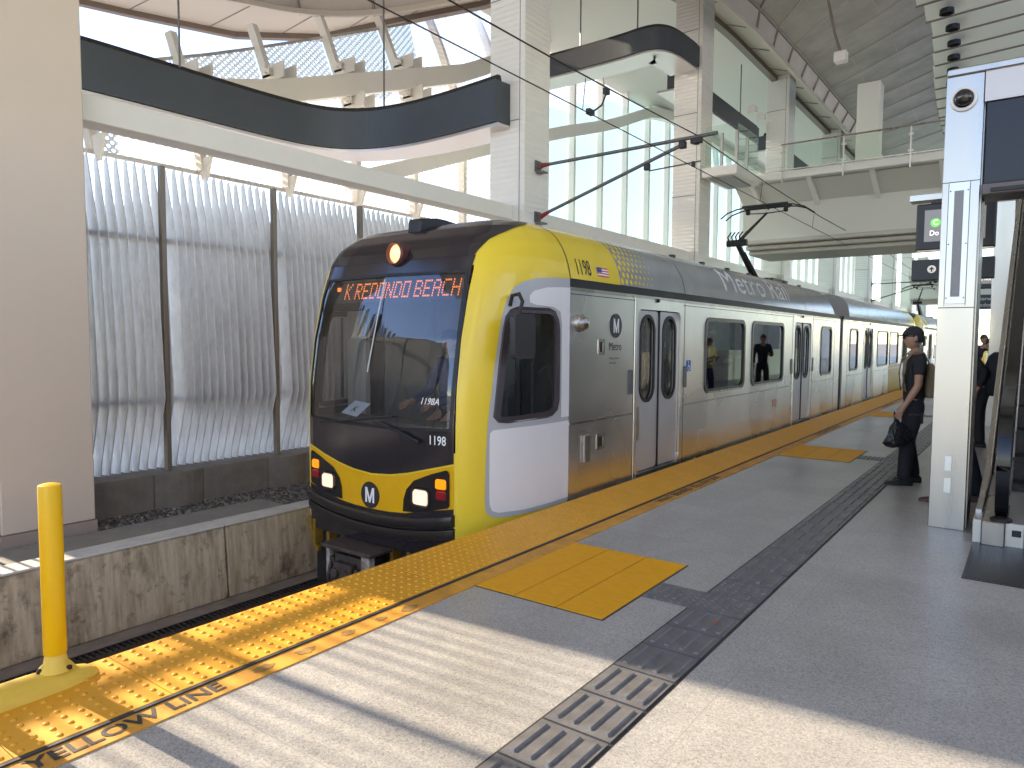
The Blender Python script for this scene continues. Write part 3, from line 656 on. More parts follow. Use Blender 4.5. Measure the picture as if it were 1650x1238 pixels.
def cantilever(y, label):
    r_ = empty('cantilever_arm', label, 'wire arm')
    x0 = -8.41
    for z in (5.15, 4.12):
        b = MB().box(x0, x0+.03, y-.10, y+.10, z-.12, z+.10); b.box(x0+.03, x0+.12, y-.03, y+.03, z-.05, z+.05); b.box(x0+.02, x0+.2, y-.09, y+.09, z-.16, z-.13)
        b.build('bracket', galv, r_)
    MB().tube([(x0+.10, y, 5.15), (x0+.35, y, 5.15)], [.05, .03], 10).build('insulator', redins, r_)
    MB().tube([(x0+.10, y, 4.12), (x0+.33, y, 4.21)], [.05, .03], 10).build('insulator', redins, r_)
    MB().tube([(x0+.30, y, 5.15), (-4.62, y, 5.20)], .033, 10).build('top_tube', galv, r_, smooth=40)
    MB().tube([(x0+.30, y, 4.20), (-5.25, y, 5.10)], .033, 10).build('diagonal_tube', galv, r_, smooth=40)
    MB().tube([(-5.95, y, 4.80), (-5.9, y, 4.72), (-4.92, y, 4.76)], .015, 8).build('steady_arm', galv, r_)
    b = MB().box(-5.10, -4.90, y-.05, y+.05, 5.08, 5.17); b.box(-5.32, -5.2, y-.05, y+.05, 5.03, 5.15); b.box(-6.0, -5.9, y-.05, y+.05, 4.74, 4.86); b.box(-5.08, -5.02, y-.03, y+.03, 4.68, 4.77)
    b.lathe((-5.0, y, 5.06), [(.05, 0), (.06, .02), (.03, .04), (.06, .06), (.03, .08)], 10); b.build('clamp', darkm, r_, bevel=.006)
cantilever(12.22, 'near grey wire arm with red insulators on the white column')
cantilever(48.8, 'far grey wire arm with red insulators beyond the footbridge')

# ---------------------------------------------------------------- the other side of the station (mirrored in the steel and glass)
for k in range(-2, 9):
    y0 = 2.65+9.12*k
    r_ = empty('white_column', 'white square column on the far right side of the station', 'column', 'columns of the opposite side')
    MB().box(11.4, 12.3, y0, y0+.9, -.6, 12.3).build('shaft', white, r_, bevel=.01)
ow = empty('opposite_wall', 'pale wall with open band and upper white cladding along the other side of the station', 'wall')
MB().box(12.6, 12.9, -20, 95, -1.2, 3.7).build('lower_wall', mat('opposite_grey', (.74, .73, .71), .6, metal=.1, var=.2, vs=2), ow)
MB().box(12.4, 12.8, -20, 95, 4.1, 4.5).build('beam', white, ow)
MB().box(12.9, 13.1, -20, 95, 8.6, 12.9).build('upper_wall', white, ow)
for i in range(36): MB().box(12.85, 13.1, -20+3.2*i, -19.7+3.2*i, 4.5, 8.6).build('rib', white, ow)
# ================================================================ TRAIN
XC, HW, YE, XS = -5.055, 1.325, 6.0, -3.73
PLX = [0, .35, .7, .95, 1.03, 1.10, 1.17, 1.23, 1.28, 1.31, 1.325, 1.3251]; PLY = [4.60, 4.603, 4.618, 4.645, 4.675, 4.74, 4.86, 5.02, 5.22, 5.45, 5.7, 6.0]
LZ = [-.6, .8, 1.15, 1.6, 2.0, 2.35, 2.45, 2.55, 2.65, 2.72, 2.77, 2.795, 2.80]; LV = [0, 0, .015, .08, .18, .30, .355, .44, .58, .74, .95, 1.2, 1.4]
WZ = [-.6, -.45, -.2, 2.22, 2.36, 2.52, 2.66, 2.745, 2.79, 2.80]; WV = [1.2, 1.27, 1.325, 1.325, 1.295, 1.225, 1.105, .955, .755, .0]
lean = lambda z: interp(z, LZ, LV)
wid = lambda z: interp(z, WZ, WV)
def fy(x, z):
    d = min(abs(x-XC)*HW/max(wid(z), 1e-5), HW); p = interp(d, PLX, PLY); return p+lean(z)*(YE-p)/(YE-4.6)
def sx(y, z):   # right-hand side surface: x at (y,z)
    lo, hi = 0., HW
    for _ in range(30):
        m = (lo+hi)/2
        if fy(XC+m*wid(z)/HW, z) < y: lo = m
        else: hi = m
    return XC+lo*wid(z)/HW
def F(d): return lambda u, v: (u, fy(u, v)-d, v)
def Sd(d): return lambda u, v: (sx(u, v)+d, u-.3*d if u < 5.6 else u, v)
WIND = [(-5.985, 2.20), (-5.055, 2.215), (-4.115, 2.205), (-4.095, 2.10), (-4.075, 1.60), (-4.08, 1.1), (-4.095, .80), (-4.6, .775), (-5.055, .77), (-5.51, .775), (-6.015, .80), (-6.03, 1.1), (-6.035, 1.6), (-6.01, 2.10)]
def mirx(P): return [(2*XC-x, z) for x, z in reversed(P)]
CABWIN = [(4.955, .915), (4.985, 1.15), (5.02, 1.4), (5.06, 1.65), (5.10, 1.80), (5.15, 1.86), (5.22, 1.885), (5.62, 1.885), (5.71, 1.86), (5.77, 1.78), (5.79, 1.68), (5.79, 1.02), (5.76, .93), (5.68, .885), (5.60, .87), (5.08, .86), (5.0, .87)]
def shrink(P, d):
    n = len(P); A = sum(P[i][0]*P[(i+1) % n][1]-P[(i+1) % n][0]*P[i][1] for i in range(n)); sg = 1 if A > 0 else -1; out = []
    for i in range(n):
        a, b, c = Vector(P[i-1]), Vector(P[i]), Vector(P[(i+1) % n]); t = ((b-a).normalized()+(c-b).normalized()).normalized(); out.append((b.x-t.y*d*sg, b.y+t.x*d*sg))
    return out
def inpoly(x, y, P):
    c = False; j = len(P)-1
    for i in range(len(P)):
        if (P[i][1] > y) != (P[j][1] > y) and x < (P[j][0]-P[i][0])*(y-P[i][1])/(P[j][1]-P[i][1])+P[i][0]: c = not c
        j = i
    return c

def bigM(mb, w, h, mp, c):
    a, b, s = w/2, h/2, w*.20
    P = [(-a, -b), (-a, b), (-a+s*1.15, b), (0, -b+h*.34), (a-s*1.15, b), (a, b), (a, -b), (a-s, -b), (a-s, b-h*.42), (s*.42, -b), (-s*.42, -b), (-a+s, b-h*.42), (-a+s, -b)]
    return mb.patch([([(c[0]+x, c[1]+y) for x, y in P], [])], mp, .3)
def cab(T, first=True):
    """cab end; modelled at y<6, the other end is its turned copy"""
    # --- shell
    ds = [-d for d in reversed(PLX[1:-1])]; 
    import itertools
    dd = []
    fine = [0, .12, .24, .35, .47, .58, .7, .78, .86, .95, 1.0, 1.03, 1.07, 1.10, 1.135, 1.17, 1.185, 1.2, 1.215, 1.23, 1.2425, 1.255, 1.2675, 1.28, 1.2875, 1.295, 1.3025, 1.31, 1.318, 1.325, 1.32502, 1.325033, 1.3251]
    yy = [interp(q, PLX, PLY) for q in fine]
    half = list(zip(fine, yy)); ring = [(-d, y) for d, y in reversed(half)]+half[1:]
    zs = [-.36, -.2, 0, .2, .4, .6, .8, .84, .88, .92, .96, 1.0, 1.1, 1.2, 1.3, 1.4, 1.5, 1.6, 1.7, 1.75, 1.8, 1.83, 1.86, 1.9, 2.0, 2.1, 2.16, 2.22, 2.26, 2.3, 2.35, 2.36, 2.4, 2.45, 2.48, 2.52, 2.55, 2.6, 2.65, 2.66, 2.68, 2.70, 2.72, 2.745, 2.77, 2.79, 2.795, 2.80]
    v = []; n = len(ring)
    for z in zs:
        for d, y in ring: v.append((XC+d*wid(z)/HW, y+lean(z)*(YE-y)/(YE-4.6), z))
    W1, W2 = shrink(WIND, -.02), [(a, b_ if b_ > 1.1 else b_-.05) for a, b_ in CABWIN]; f = []
    for i in range(len(zs)-1):
        for k in range(n-1):
            q = (i*n+k, i*n+k+1, (i+1)*n+k+1, (i+1)*n+k); P = [v[a] for a in q]
            if any(inpoly(p[0], p[2], W1) for p in P) and P[0][1] < 5.1: continue
            if zs[i] > .8 and zs[i] < 1.9 and abs(P[0][0]-XC) > 1.05:
                cy = sum(p[1] for p in P)/4; cz = sum(p[2] for p in P)/4
                if inpoly(cy, cz, W2): continue
            f.append(q)
    MB().add(v, f).build('cab_shell', cabp, T, smooth=40, fix=False)
    # --- black mask (with the windscreen cut out), right edge as seen
    xr, xl = -4.068, 2*XC+4.068
    R_ = [(xr, .505), (xr+.004, 1.1), (-4.062, 1.744), (-4.075, 2.243), (-4.065, 2.352)]
    mask = R_+[(2*XC-x, z) for x, z in reversed(R_)]+[(-6.0, .504), (-5.78, .44), (-5.52, .375), (-5.30, .337), (-5.055, .32), (-4.81, .337), (-4.59, .375), (-4.33, .44)]
    MB().patch([(mask, [WIND])], F(.004), .06).build('black_mask', blackg, T, smooth=40)
    BD = [(.995, 2.345), (1.02, 2.385), (1.06, 2.44), (1.105, 2.508), (1.18, 2.575), (1.242, 2.645), (1.295, 2.705), (1.315, 2.745), (1.32, 2.79), (1.32, 2.7995)]
    def FD(u, z):
        p = interp(abs(u), PLX, PLY); wz = wid(z)/HW; t = max(0, min(1, (z-2.3)/.4))
        return (XC+u*wz+u*.005*t, p+lean(z)*(YE-p)/(YE-4.6)-.006, z+.007*t)
    MB().patch([(BD+[(-a, b_) for a, b_ in reversed(BD)], [])], FD, .02).build('black_brow', blackg, T, smooth=40)
    ys = [(-6.0, .49), (-5.78, .425), (-5.52, .36), (-5.30, .322), (-5.055, .305), (-4.81, .322), (-4.59, .36), (-4.33, .425), (xr, .49)]
    yb = [(xr, .105), (-4.35, .055), (-4.604, .0), (-4.83, -.018), (-5.055, -.022), (-5.28, -.018), (-5.506, .0), (-5.76, .055), (2*XC-xr, .105)]
    MB().patch([([(2*XC-xr, .49)]+ys+yb, [])], F(.005), .06).build('front_band', yelb, T, smooth=40)
    low = [(p[0], p[1]) for p in reversed(yb)]+[(xr, -.05), (xr, -.36), (2*XC-xr, -.36), (2*XC-xr, -.05)]
    MB().patch([(low, [])], F(.0045), .06).build('lower_mask', blackg, T, smooth=40)
    # windscreen
    MB().patch([(shrink(WIND, -.004), [])], F(.0), .06).build('windscreen', fwin, T, smooth=40)
    MB().patch([(shrink(WIND, -.012), [shrink(WIND, .018)])], F(.007), .06).build('windscreen_seal', blackm, T, smooth=40)
    # lamps
    def mx(P, s): return P if s > 0 else mirx(P)
    LR = [(-4.635, .015), (-4.625, .13), (-4.59, .225), (-4.50, .315), (-4.30, .395), (-4.14, .445), (-4.112, .44), (-4.10, .41), (-4.100, .13), (-4.118, .108), (-4.283, .068), (-4.50, .022)]
    for s in (1, -1):
        c = MB().patch([(mx(LR, s), [])], F(.012), .08).build('lamp_cluster', mat('lamp_housing', (.012, .011, .012), .25), T)
        def lens(P, m, nm, d=.03):
            b = MB(); Q = mx(P, s); n = len(Q); D = shrink(Q, .012)
            b.add([F(.012)(*p) for p in Q]+[F(d)(*p) for p in D], [tuple(range(n, 2*n))]+[(i, (i+1) % n, (i+1) % n+n, i+n) for i in range(n)])
            return b.build(nm, m, c)
        lens(rrect(-4.25, -4.135, .268, .36, .02, 3), amber, 'amber_lens'); lens(rrect(-4.245, -4.138, .168, .255, .015, 3), redl, 'red_lens')
        if first: lens(rrect(-4.505, -4.325, .098, .243, .035, 4), lampm, 'headlight', .035)
        else: lens(rrect(-4.505, -4.325, .098, .243, .035, 4), mat('lamp_off', (.5, .5, .5), .1), 'headlight', .035)
        o = MB().patch([(mx(rrect(-4.525, -4.31, .085, .258, .04, 4), s), [mx(rrect(-4.505, -4.325, .098, .243, .035, 4), s)])], F(.026), .3).build('lamp_bezel', darkm, c)
    # top lamp
    c = MB().lathe((-5.0, 5.0, 2.415), [(.115, -.02), (.115, -.14), (.098, -.16), (.09, -.10)], 28, 1).build('top_lamp_rim', mat('lamp_rim', (.10, .04, .03), .4), T, smooth=40)
    MB().lathe((-5.0, 5.0, 2.415), [(.092, -.08), (.092, -.115), (.07, -.135), (.03, -.145), (0, -.148)], 28, 1).build('top_lamp', lamp2, c, smooth=50)
    # horn box on roof
    MB().add([(-5.18, 5.20, 2.62), (-5.0, 5.20, 2.62), (-5.0, 5.22, 2.80), (-5.18, 5.22, 2.80), (-5.2, 5.5, 2.68), (-4.9, 5.9, 2.78), (-4.97, 5.45, 2.83), (-5.17, 5.45, 2.83)],
             [(0, 1, 2, 3), (3, 2, 6, 7), (1, 5, 6, 2), (0, 3, 7, 4)]).build('roof_horn_box', blackm, T, bevel=.02)
    # bumper mouldings following the nose
    def bar(z0, z1, out, nm, m, xe=.995):
        b = MB(); N = 32; v = []; 
        prof = [(0, z0), (out*.8, z0+.01), (out, (z0+z1)/2), (out*.8, z1-.01), (0, z1)]
        for i in range(N+1):
            x = XC-xe+2*xe*i/N; dz = .10*((abs(x-XC)/1.0)**2)
            for o_, z in prof: v.append((x, fy(x, z)-o_, z+dz))
        f = [(i*5+k, i*5+k+1, i*5+5+k+1, i*5+5+k) for i in range(N) for k in range(4)]+[tuple(range(5)), tuple(N*5+k for k in range(5))]
        b.add(v, f).build(nm, m, T, smooth=50)
    bm_ = mat('bumper_black', (.02, .017, .017), .28)
    bar(-.155, -.045, .055, 'bumper', bm_); bar(-.275, -.165, .035, 'bumper', bm_)
    # under-nose: dark box, yellow fins, coupler
    MB().box(XC-.98, XC+.98, 4.72, 6.0, -.95, -.30).build('underframe', darkm, T)
    for s in (-1, 1):
        for i in range(4):
            x = XC+s*(.90-.22*i); MB().box(x-.02, x+.02, 4.62, 5.1, -.52, -.27).build('skirt_fin', mat('dark_yellow', (.30, .17, .02), .6, var=.5, vs=9), T)  # fins toned a darker yellow-brown than the nose
        b = MB(); N = 8
        pts = [(XC+s*(1.0-.10*(1-math.cos(PI/2*i/N))), 4.66+.03*i/N, -.26-.34*math.sin(PI/2*i/N)) for i in range(N+1)]
        b.sweep(pts, [(-.03, -.02), (.03, -.02), (.03, .02), (-.03, .02)], (0, 1, 0)).build('skirt_edge', mat('dark_yellow', (.30, .17, .02), .6), T)
    MB().box(-5.50, -4.80, 4.33, 4.70, -.405, -.37).build('coupler_plate', coupm, T, bevel=.008)
    b = MB(); b.box(-5.36, -4.96, 4.40, 4.75, -.80, -.46); b.box(-5.42, -5.36, 4.38, 4.6, -.74, -.5); b.box(-5.30, -5.05, 4.33, 4.42, -.72, -.52)
    for x in (-5.27, -5.13): b.lathe((x, 4.36, -.62), [(.05, -.06), (.05, .05)], 12, 1)
    for x in (-5.38, -5.2, -5.02): b.tube([(x, 4.37, -.55), (x, 4.33, -.68), (x, 4.36, -.82)], .02, 6)
    b.lathe((-5.2, 4.45, -.86), [(.10, 0), (.11, .03), (.07, .06)], 14); b.build('coupler_head', coupm, T, bevel=.006)
    MB().box(-4.95, -4.84, 4.36, 4.44, -.78, -.41).build('coupler_post', mat('chipped_white', (.5, .47, .42), .6, vcol=(.2, .15, .1), vs=15), T, bevel=.008)
    MB().box(-5.47, -5.42, 4.38, 4.44, -.72, -.41).build('coupler_post', mat('chipped_white', (.5, .47, .42), .6), T, bevel=.008)
    MB().tube([(-4.9, 4.45, -.5), (-4.6, 4.5, -.62), (-4.45, 4.7, -.45)], .028, 6).build('air_hose', blackm, T)
    # --- side panels: grey outline, white field, window
    for s in (1, -1):
        def sd(d):
            g = Sd(d); return g if s > 0 else (lambda u, v: (2*XC-g(u, v)[0], g(u, v)[1], v))
        go = [(5.995, 2.20), (5.70, 2.19), (5.45, 2.165), (5.30, 2.13), (5.195, 2.075), (5.11, 1.96), (5.05, 1.80), (5.007, 1.62), (4.95, 1.3), (4.905, 1.0), (4.885, .82), (4.872, .6), (4.860, .2), (4.863, .10), (4.885, .045), (4.94, .01), (5.05, -.005), (5.3, -.012), (5.995, -.012)]
        MB().patch([(go, [CABWIN])], sd(.004), .06).build('grey_surround', greyp, T, smooth=40)
        wi = [(5.995, .80), (5.16, .80), (4.94, .795), (4.905, .77), (4.90, .70), (4.90, .2), (4.905, .12), (4.93, .07), (4.99, .045), (5.3, .03), (5.995, .03)]
        MB().patch([(wi, [])], sd(.008), .06).build('white_panel', whitep, T, smooth=40)
        wu = [(5.995, 2.11), (5.82, 2.105), (5.60, 2.09), (5.42, 2.05), (5.36, 2.0), (5.36, 1.94), (5.45, 1.92), (5.70, 1.91), (5.82, 1.87), (5.85, 1.75), (5.85, .84), (5.995, .84)]
        MB().patch([(wu, [])], sd(.008), .06).build('white_panel', whitep, T, smooth=40)
        c = MB(); c.slab(shrink(CABWIN, -.012), [shrink(CABWIN, .045)], lambda u, v, w: (lambda p: (p[0]-(s*w), p[1], p[2]))(sd(.022)(u, v)), .03)
        c = c.build('cab_window', blackm if False else mat('window_surround', (.06, .045, .05), .4), T, smooth=30)
        MB().patch([(shrink(CABWIN, .04), [])], sd(-.004), .08).build('glass', swin, c)
        xx = XS-.012 if s > 0 else 2*XC-XS+.012
        MB().box(min(xx, xx+s*.02), max(xx, xx+s*.02), 5.36, 5.38, .92, 1.83).build('divider', blackm, c)
        # mirror
        m_ = MB().slab(rrect(-.165, .165, 1.44, 1.82, .05, 4), [], lambda u, v, w: (XC+s*(1.44-.03*w/.05+.0), 5.02+u*.92, v), 0)
        mm = MB(); 
        q = rrect(-.155, .155, 1.43, 1.82, .05, 4)
        mm.slab(q, [], lambda u, v, w: (XC+s*(1.435+w*.55)-s*.1*0, 5.02+u+w*.0, v), .10)
        if s < 0: continue
        mm = mm.build('mirror', mat('mirror_black', (.03, .028, .03), .45), T, smooth=40, bevel=.01)
        MB().tube([(XC+s*1.40, 5.05, 1.82), (XC+s*1.42, 5.07, 1.93), (XC+s*1.36, 5.10, 2.0), (XC+s*1.27, 5.12, 1.99), (XC+s*1.24, 5.13, 1.90)], .018, 8).build('mirror_arm', blackm, mm, smooth=40)
    # wipers
    w_ = MB().tube([(-4.42, fy(-4.42, .68)-.03, .675), (-4.66, fy(-4.66, .76)-.045, .755), (-4.98, fy(-4.98, .82)-.05, .822)], [.016, .013, .009], 8).build('wiper', blackm, T)
    MB().tube([(-5.80, fy(-5.8, .76)-.03, .757), (-5.4, fy(-5.4, .8)-.035, .80), (-4.74, fy(-4.74, .88)-.035, .885)], .009, 6).build('blade', darkm, w_)
    MB().tube([(-5.13, 4.62, 1.28), (-5.075, 4.70, 1.785), (-5.08, 4.81, 2.17)], .006, 5).build('aerial_strip', mat('bright_strip', (.6, .6, .6), .3), T)
    # lettering on the front
    text(MB(), '1198', .115, F(.009), .012, .85, .1, (-4.235, .697)).build('number', lettm if False else whl, T)
    text(MB(), '1198A', .085, F(.009), .008, .95, .1, (-4.33, 1.042), shear=.35).build('number', whl, T)
    lg = MB().patch([(circ(-5.07, .108, .128, 32), [])], F(.010), .08).build('logo_disc', mat('logo_dark', (.03, .027, .03), .3), T)
    bigM(MB(), .125, .145, F(.014), (-5.07, .108)).build('logo_letter', whl, lg)
    # destination display behind the glass (dots)
    FONT = {'K': '1000110010101001100010100100101 0001'.replace(' ', ''), }
    G = {'K': ["10001", "10010", "10100", "11000", "10100", "10010", "10001"], 'R': ["11110", "10001", "10001", "11110", "10100", "10010", "10001"], 'E': ["11111", "10000", "10000", "11110", "10000", "10000", "11111"],
         'D': ["11110", "10001", "10001", "10001", "10001", "10001", "11110"], 'O': ["11111", "10001", "10001", "10001", "10001", "10001", "11111"], 'N': ["10001", "11001", "11001", "10101", "10011", "10011", "10001"],
         'B': ["11110", "10001", "10001", "11110", "10001", "10001", "11110"], 'A': ["01110", "10001", "10001", "11111", "10001", "10001", "10001"], 'C': ["01111", "10000", "10000", "10000", "10000", "10000", "01111"], 'H': ["10001", "10001", "10001", "11111", "10001", "10001", "10001"], ' ': ["00"]*7}
    box = MB(); zf = lambda x, z: fy(x, z)+.035
    box.patch([([(-5.94, 1.955), (-4.16, 1.955), (-4.16, 2.165), (-5.94, 2.165)], [])], lambda u, v: (u, zf(u, v)+.012, v), .1)
    dsp = box.build('destination_display', mat('display_black', (.012, .01, .01), .4), T)
    if first:
        d_ = MB(); x = -5.70; st = .0185; sz = .0235
        for ch in "K REDONDO BEACH":
            g = G[ch]
            if ch == ' ': x += st*2.4; continue
            for r in range(7):
                for c in range(5):
                    if g[r][c] == '1':
                        px, pz = x+c*st, 2.14-r*sz
                        d_.add([(px+a, zf(px, pz)+.004, pz+b_) for a, b_ in ((0, -.008), (.013, -.008), (.013, .008), (0, .008))], [(0, 1, 2, 3)])
            x += st*6.05
        d_.build('display_dots', ledm, dsp, fix=False)
        MB().box(-5.85, -5.80, zf(-5.82, 2.1)-.0, zf(-5.82, 2.1)+.01, 2.08, 2.12).build('display_dots', ledm, dsp)
    # cab interior
    it = MB(); it.box(XC-1.2, XC+1.2, 5.0, 6.9, .02, .06); it.box(XC-1.26, XC+1.26, 6.88, 6.92, .02, 2.1); it.box(XC-1.2, XC+1.2, 5.25, 6.9, 2.2, 2.23)
    it.build('cab_interior', mat('cab_dark', (.34, .33, .30), .7), T)
    MB().box(XC-1.0, XC+.98, 4.72, 5.15, .55, .80).build('dashboard', mat('dash_grey', (.05, .05, .05), .6), T, bevel=.03)
    b = MB(); b.box(XC-.42, XC+.12, 6.84, 6.878, .1, 1.62); b.build('cab_door', mat('cab_door_pale', (.42, .42, .38), .5), T, bevel=.01)
    MB().box(XC-.36, XC+.06, 6.825, 6.842, .9, 1.52).build('cab_door_panel', mat('cab_door_inset', (.5, .5, .46), .5), T)
    MB().box(XC-1.15, XC-.85, 5.3, 5.36, .1, 1.9).build('cab_partition', mat('cab_door_pale', (.42, .42, .38), .5), T)
    MB().box(XC-.05, XC+.45, 5.75, 5.85, .45, 1.28).build('driver_seat', mat('seat_black', (.02, .02, .025), .7), T, bevel=.05)
    if first:
        pp = MB().add([(-5.80, 4.86, .83), (-5.56, 4.86, .80), (-5.50, 5.0, .93), (-5.74, 5.0, .95)], [(0, 1, 2, 3)]).build('route_card', mat('paper', (.62, .66, .75), .7), T, fix=False)
        kl = MB(); text(kl, 'K', .11, lambda u, v: (-5.65+u+.25*v, 4.855+v*.75+.06, .87+v*.6+.001), .01).build('letter', inkm, pp)
    return

def side_cut(y0, y1, s, holes, name, T, z0=-.34, z1=2.12):
    """flat stainless side with openings; s=+1 platform side"""
    X = XS if s > 0 else 2*XC-XS
    return MB().slab([(y0, z0), (y1, z0), (y1, z1), (y0, z1)], holes, lambda u, v, w: (X-s*w, u, v), .035).build(name, steel, T)
def window(T, y0, y1, s, z0=.89, z1=1.89, r=.12):
    X = XS if s > 0 else 2*XC-XS; o = rrect(y0-.035, y1+.035, z0-.035, z1+.035, r+.03); i = rrect(y0+.02, y1-.02, z0+.02, z1-.02, r-.01)
    f = MB().slab(o, [i], lambda u, v, w: (X+s*(.012-w), u, v), .03).build('window', mat('window_rubber', (.05, .045, .045), .35), T)
    MB().slab(rrect(y0, y1, z0, z1, r), [], lambda u, v, w: (X-s*(.012+w), u, v), 0).build('glass', swin, f)
    MB().box(min(X+s*.012, X+s*.02), max(X+s*.012, X+s*.02), y0+.1, y1-.1, z0-.03, z0-.012).build('sill', steel_p, f)
def door(T, yc, s, first=True):
    X = XS if s > 0 else 2*XC-XS; w2 = .64; zt = 1.96
    o = rrect(yc-w2-.05, yc+w2+.05, -.02, 2.06, .12); i = rrect(yc-w2+.02, yc+w2-.02, .03, zt, .11)
    f = MB().slab([(yc-w2-.04, -.03), (yc+w2+.04, -.03), (yc+w2+.04, 2.10), (yc-w2-.04, 2.10)], [i], lambda u, v, w: (X+s*(.006-w), u, v), .06).build('door', steel, T)
    for k in (-1, 1):
        a, b_ = (yc-w2+.03, yc-.012) if k < 0 else (yc+.012, yc+w2-.03)
        win = rrect((a+b_)/2-.17, (a+b_)/2+.17, .89, 1.87, .165, 8)
        lf = MB().slab(rrect(a, b_, .045, zt-.01, .06), [win], lambda u, v, w: (X-s*(.02+w), u, v), .03).build('door_leaf', doorm, f, bevel=.004)
        wo = rrect((a+b_)/2-.205, (a+b_)/2+.205, .855, 1.905, .20, 8); wi = rrect((a+b_)/2-.165, (a+b_)/2+.165, .895, 1.865, .16, 8)
        MB().slab(wo, [wi], lambda u, v, w: (X-s*(.008+w), u, v), .02).build('window_seal', blackm, f)
        MB().slab(win, [], lambda u, v, w: (X-s*.035, u, v), 0).build('door_glass', swin, f)
        MB().slab(rrect(a+.03, a+.11, .42, .82, .035) if k < 0 else rrect(b_-.05, b_-.03, .42, .82, .009), [], lambda u, v, w: (X-s*(.0195-.004+w), u, v), .004).build('handle_recess', steel_p, f)
    MB().box(min(X-s*.005, X-s*.02), max(X-s*.005, X-s*.02), yc-.012, yc+.012, .04, zt).build('edge_seal', blackm, f)
    MB().box(min(X+s*.02, X-s*.06), max(X+s*.02, X-s*.06), yc-w2+.02, yc+w2-.02, -.045, .028).build('threshold', mat('threshold_dark', (.12, .12, .13), .4, metal=.6), f)
    MB().lathe((X+s*.0, yc-.1, 2.075), [(.022, 0), (.022, s*.03), (0, s*.035)], 10, 0).build('door_lamp', blackm, f)
    if s > 0:
        for q, zz in ((yc-.78, 1.0), (yc+.78, 1.0)):
            c = MB().box(X, X+.012, q-.05, q+.05, .98, 1.26).build('door_button', mat('button_plate', (.10, .11, .12), .35), f, bevel=.004)
            for z in (1.05, 1.18): MB().lathe((X+.012, q, z), [(.032, 0), (.03, .012), (0, .014)], 14, 0).build('button', mat('button_blue', (.06, .12, .18), .3), c) if False else None
            MB().slab(circ(q, .88, .032, 16), [circ(q, .88, .022, 16)], lambda u, v, w: (X+.004, u, v), 0).build('sticker', whl, f)

# roof shroud profile and unrolled coordinate
SP = [(-3.725, 2.205), (-3.738, 2.28), (-3.76, 2.36), (-3.79, 2.44), (-3.83, 2.52), (-3.885, 2.60), (-3.95, 2.66), (-4.02, 2.705), (-4.1, 2.745), (-4.3, 2.79)]
SL = [0]
for a, b_ in zip(SP, SP[1:]): SL.append(SL[-1]+math.dist(a, b_))
def shr(y, u, d=0):
    x = interp(u, SL, [p[0] for p in SP]); z = interp(u, SL, [p[1] for p in SP]); j = max(0, min(len(SL)-2, bisect_(u)))
    dx, dz = SP[j+1][0]-SP[j][0], SP[j+1][1]-SP[j][1]; l = math.hypot(dx, dz); return (x+dz/l*d, y, z-dx/l*d)
def bisect_(u):
    for i in range(len(SL)-1):
        if u < SL[i+1]: return i
    return len(SL)-2
def shroud_piece(T, y0, y1, m, name='roof_shroud', chamfer=0):
    b = MB(); prof = SP+[(2*XC-x, z) for x, z in reversed(SP)]
    v = [(x, y1-(0 if not chamfer else 0), z) for x, z in prof]
    v0 = [(x, y0, z) for x, z in prof]; v1 = [(x, y1-chamfer*max(0, (z-2.2))/.6, z) for x, z in prof]; n = len(prof)
    b.add(v0+v1, [(i, i+1, n+i+1, n+i) for i in range(n-1)]+[tuple(range(n)), tuple(range(2*n-1, n-1, -1))]); return b.build(name, m, T, smooth=40)

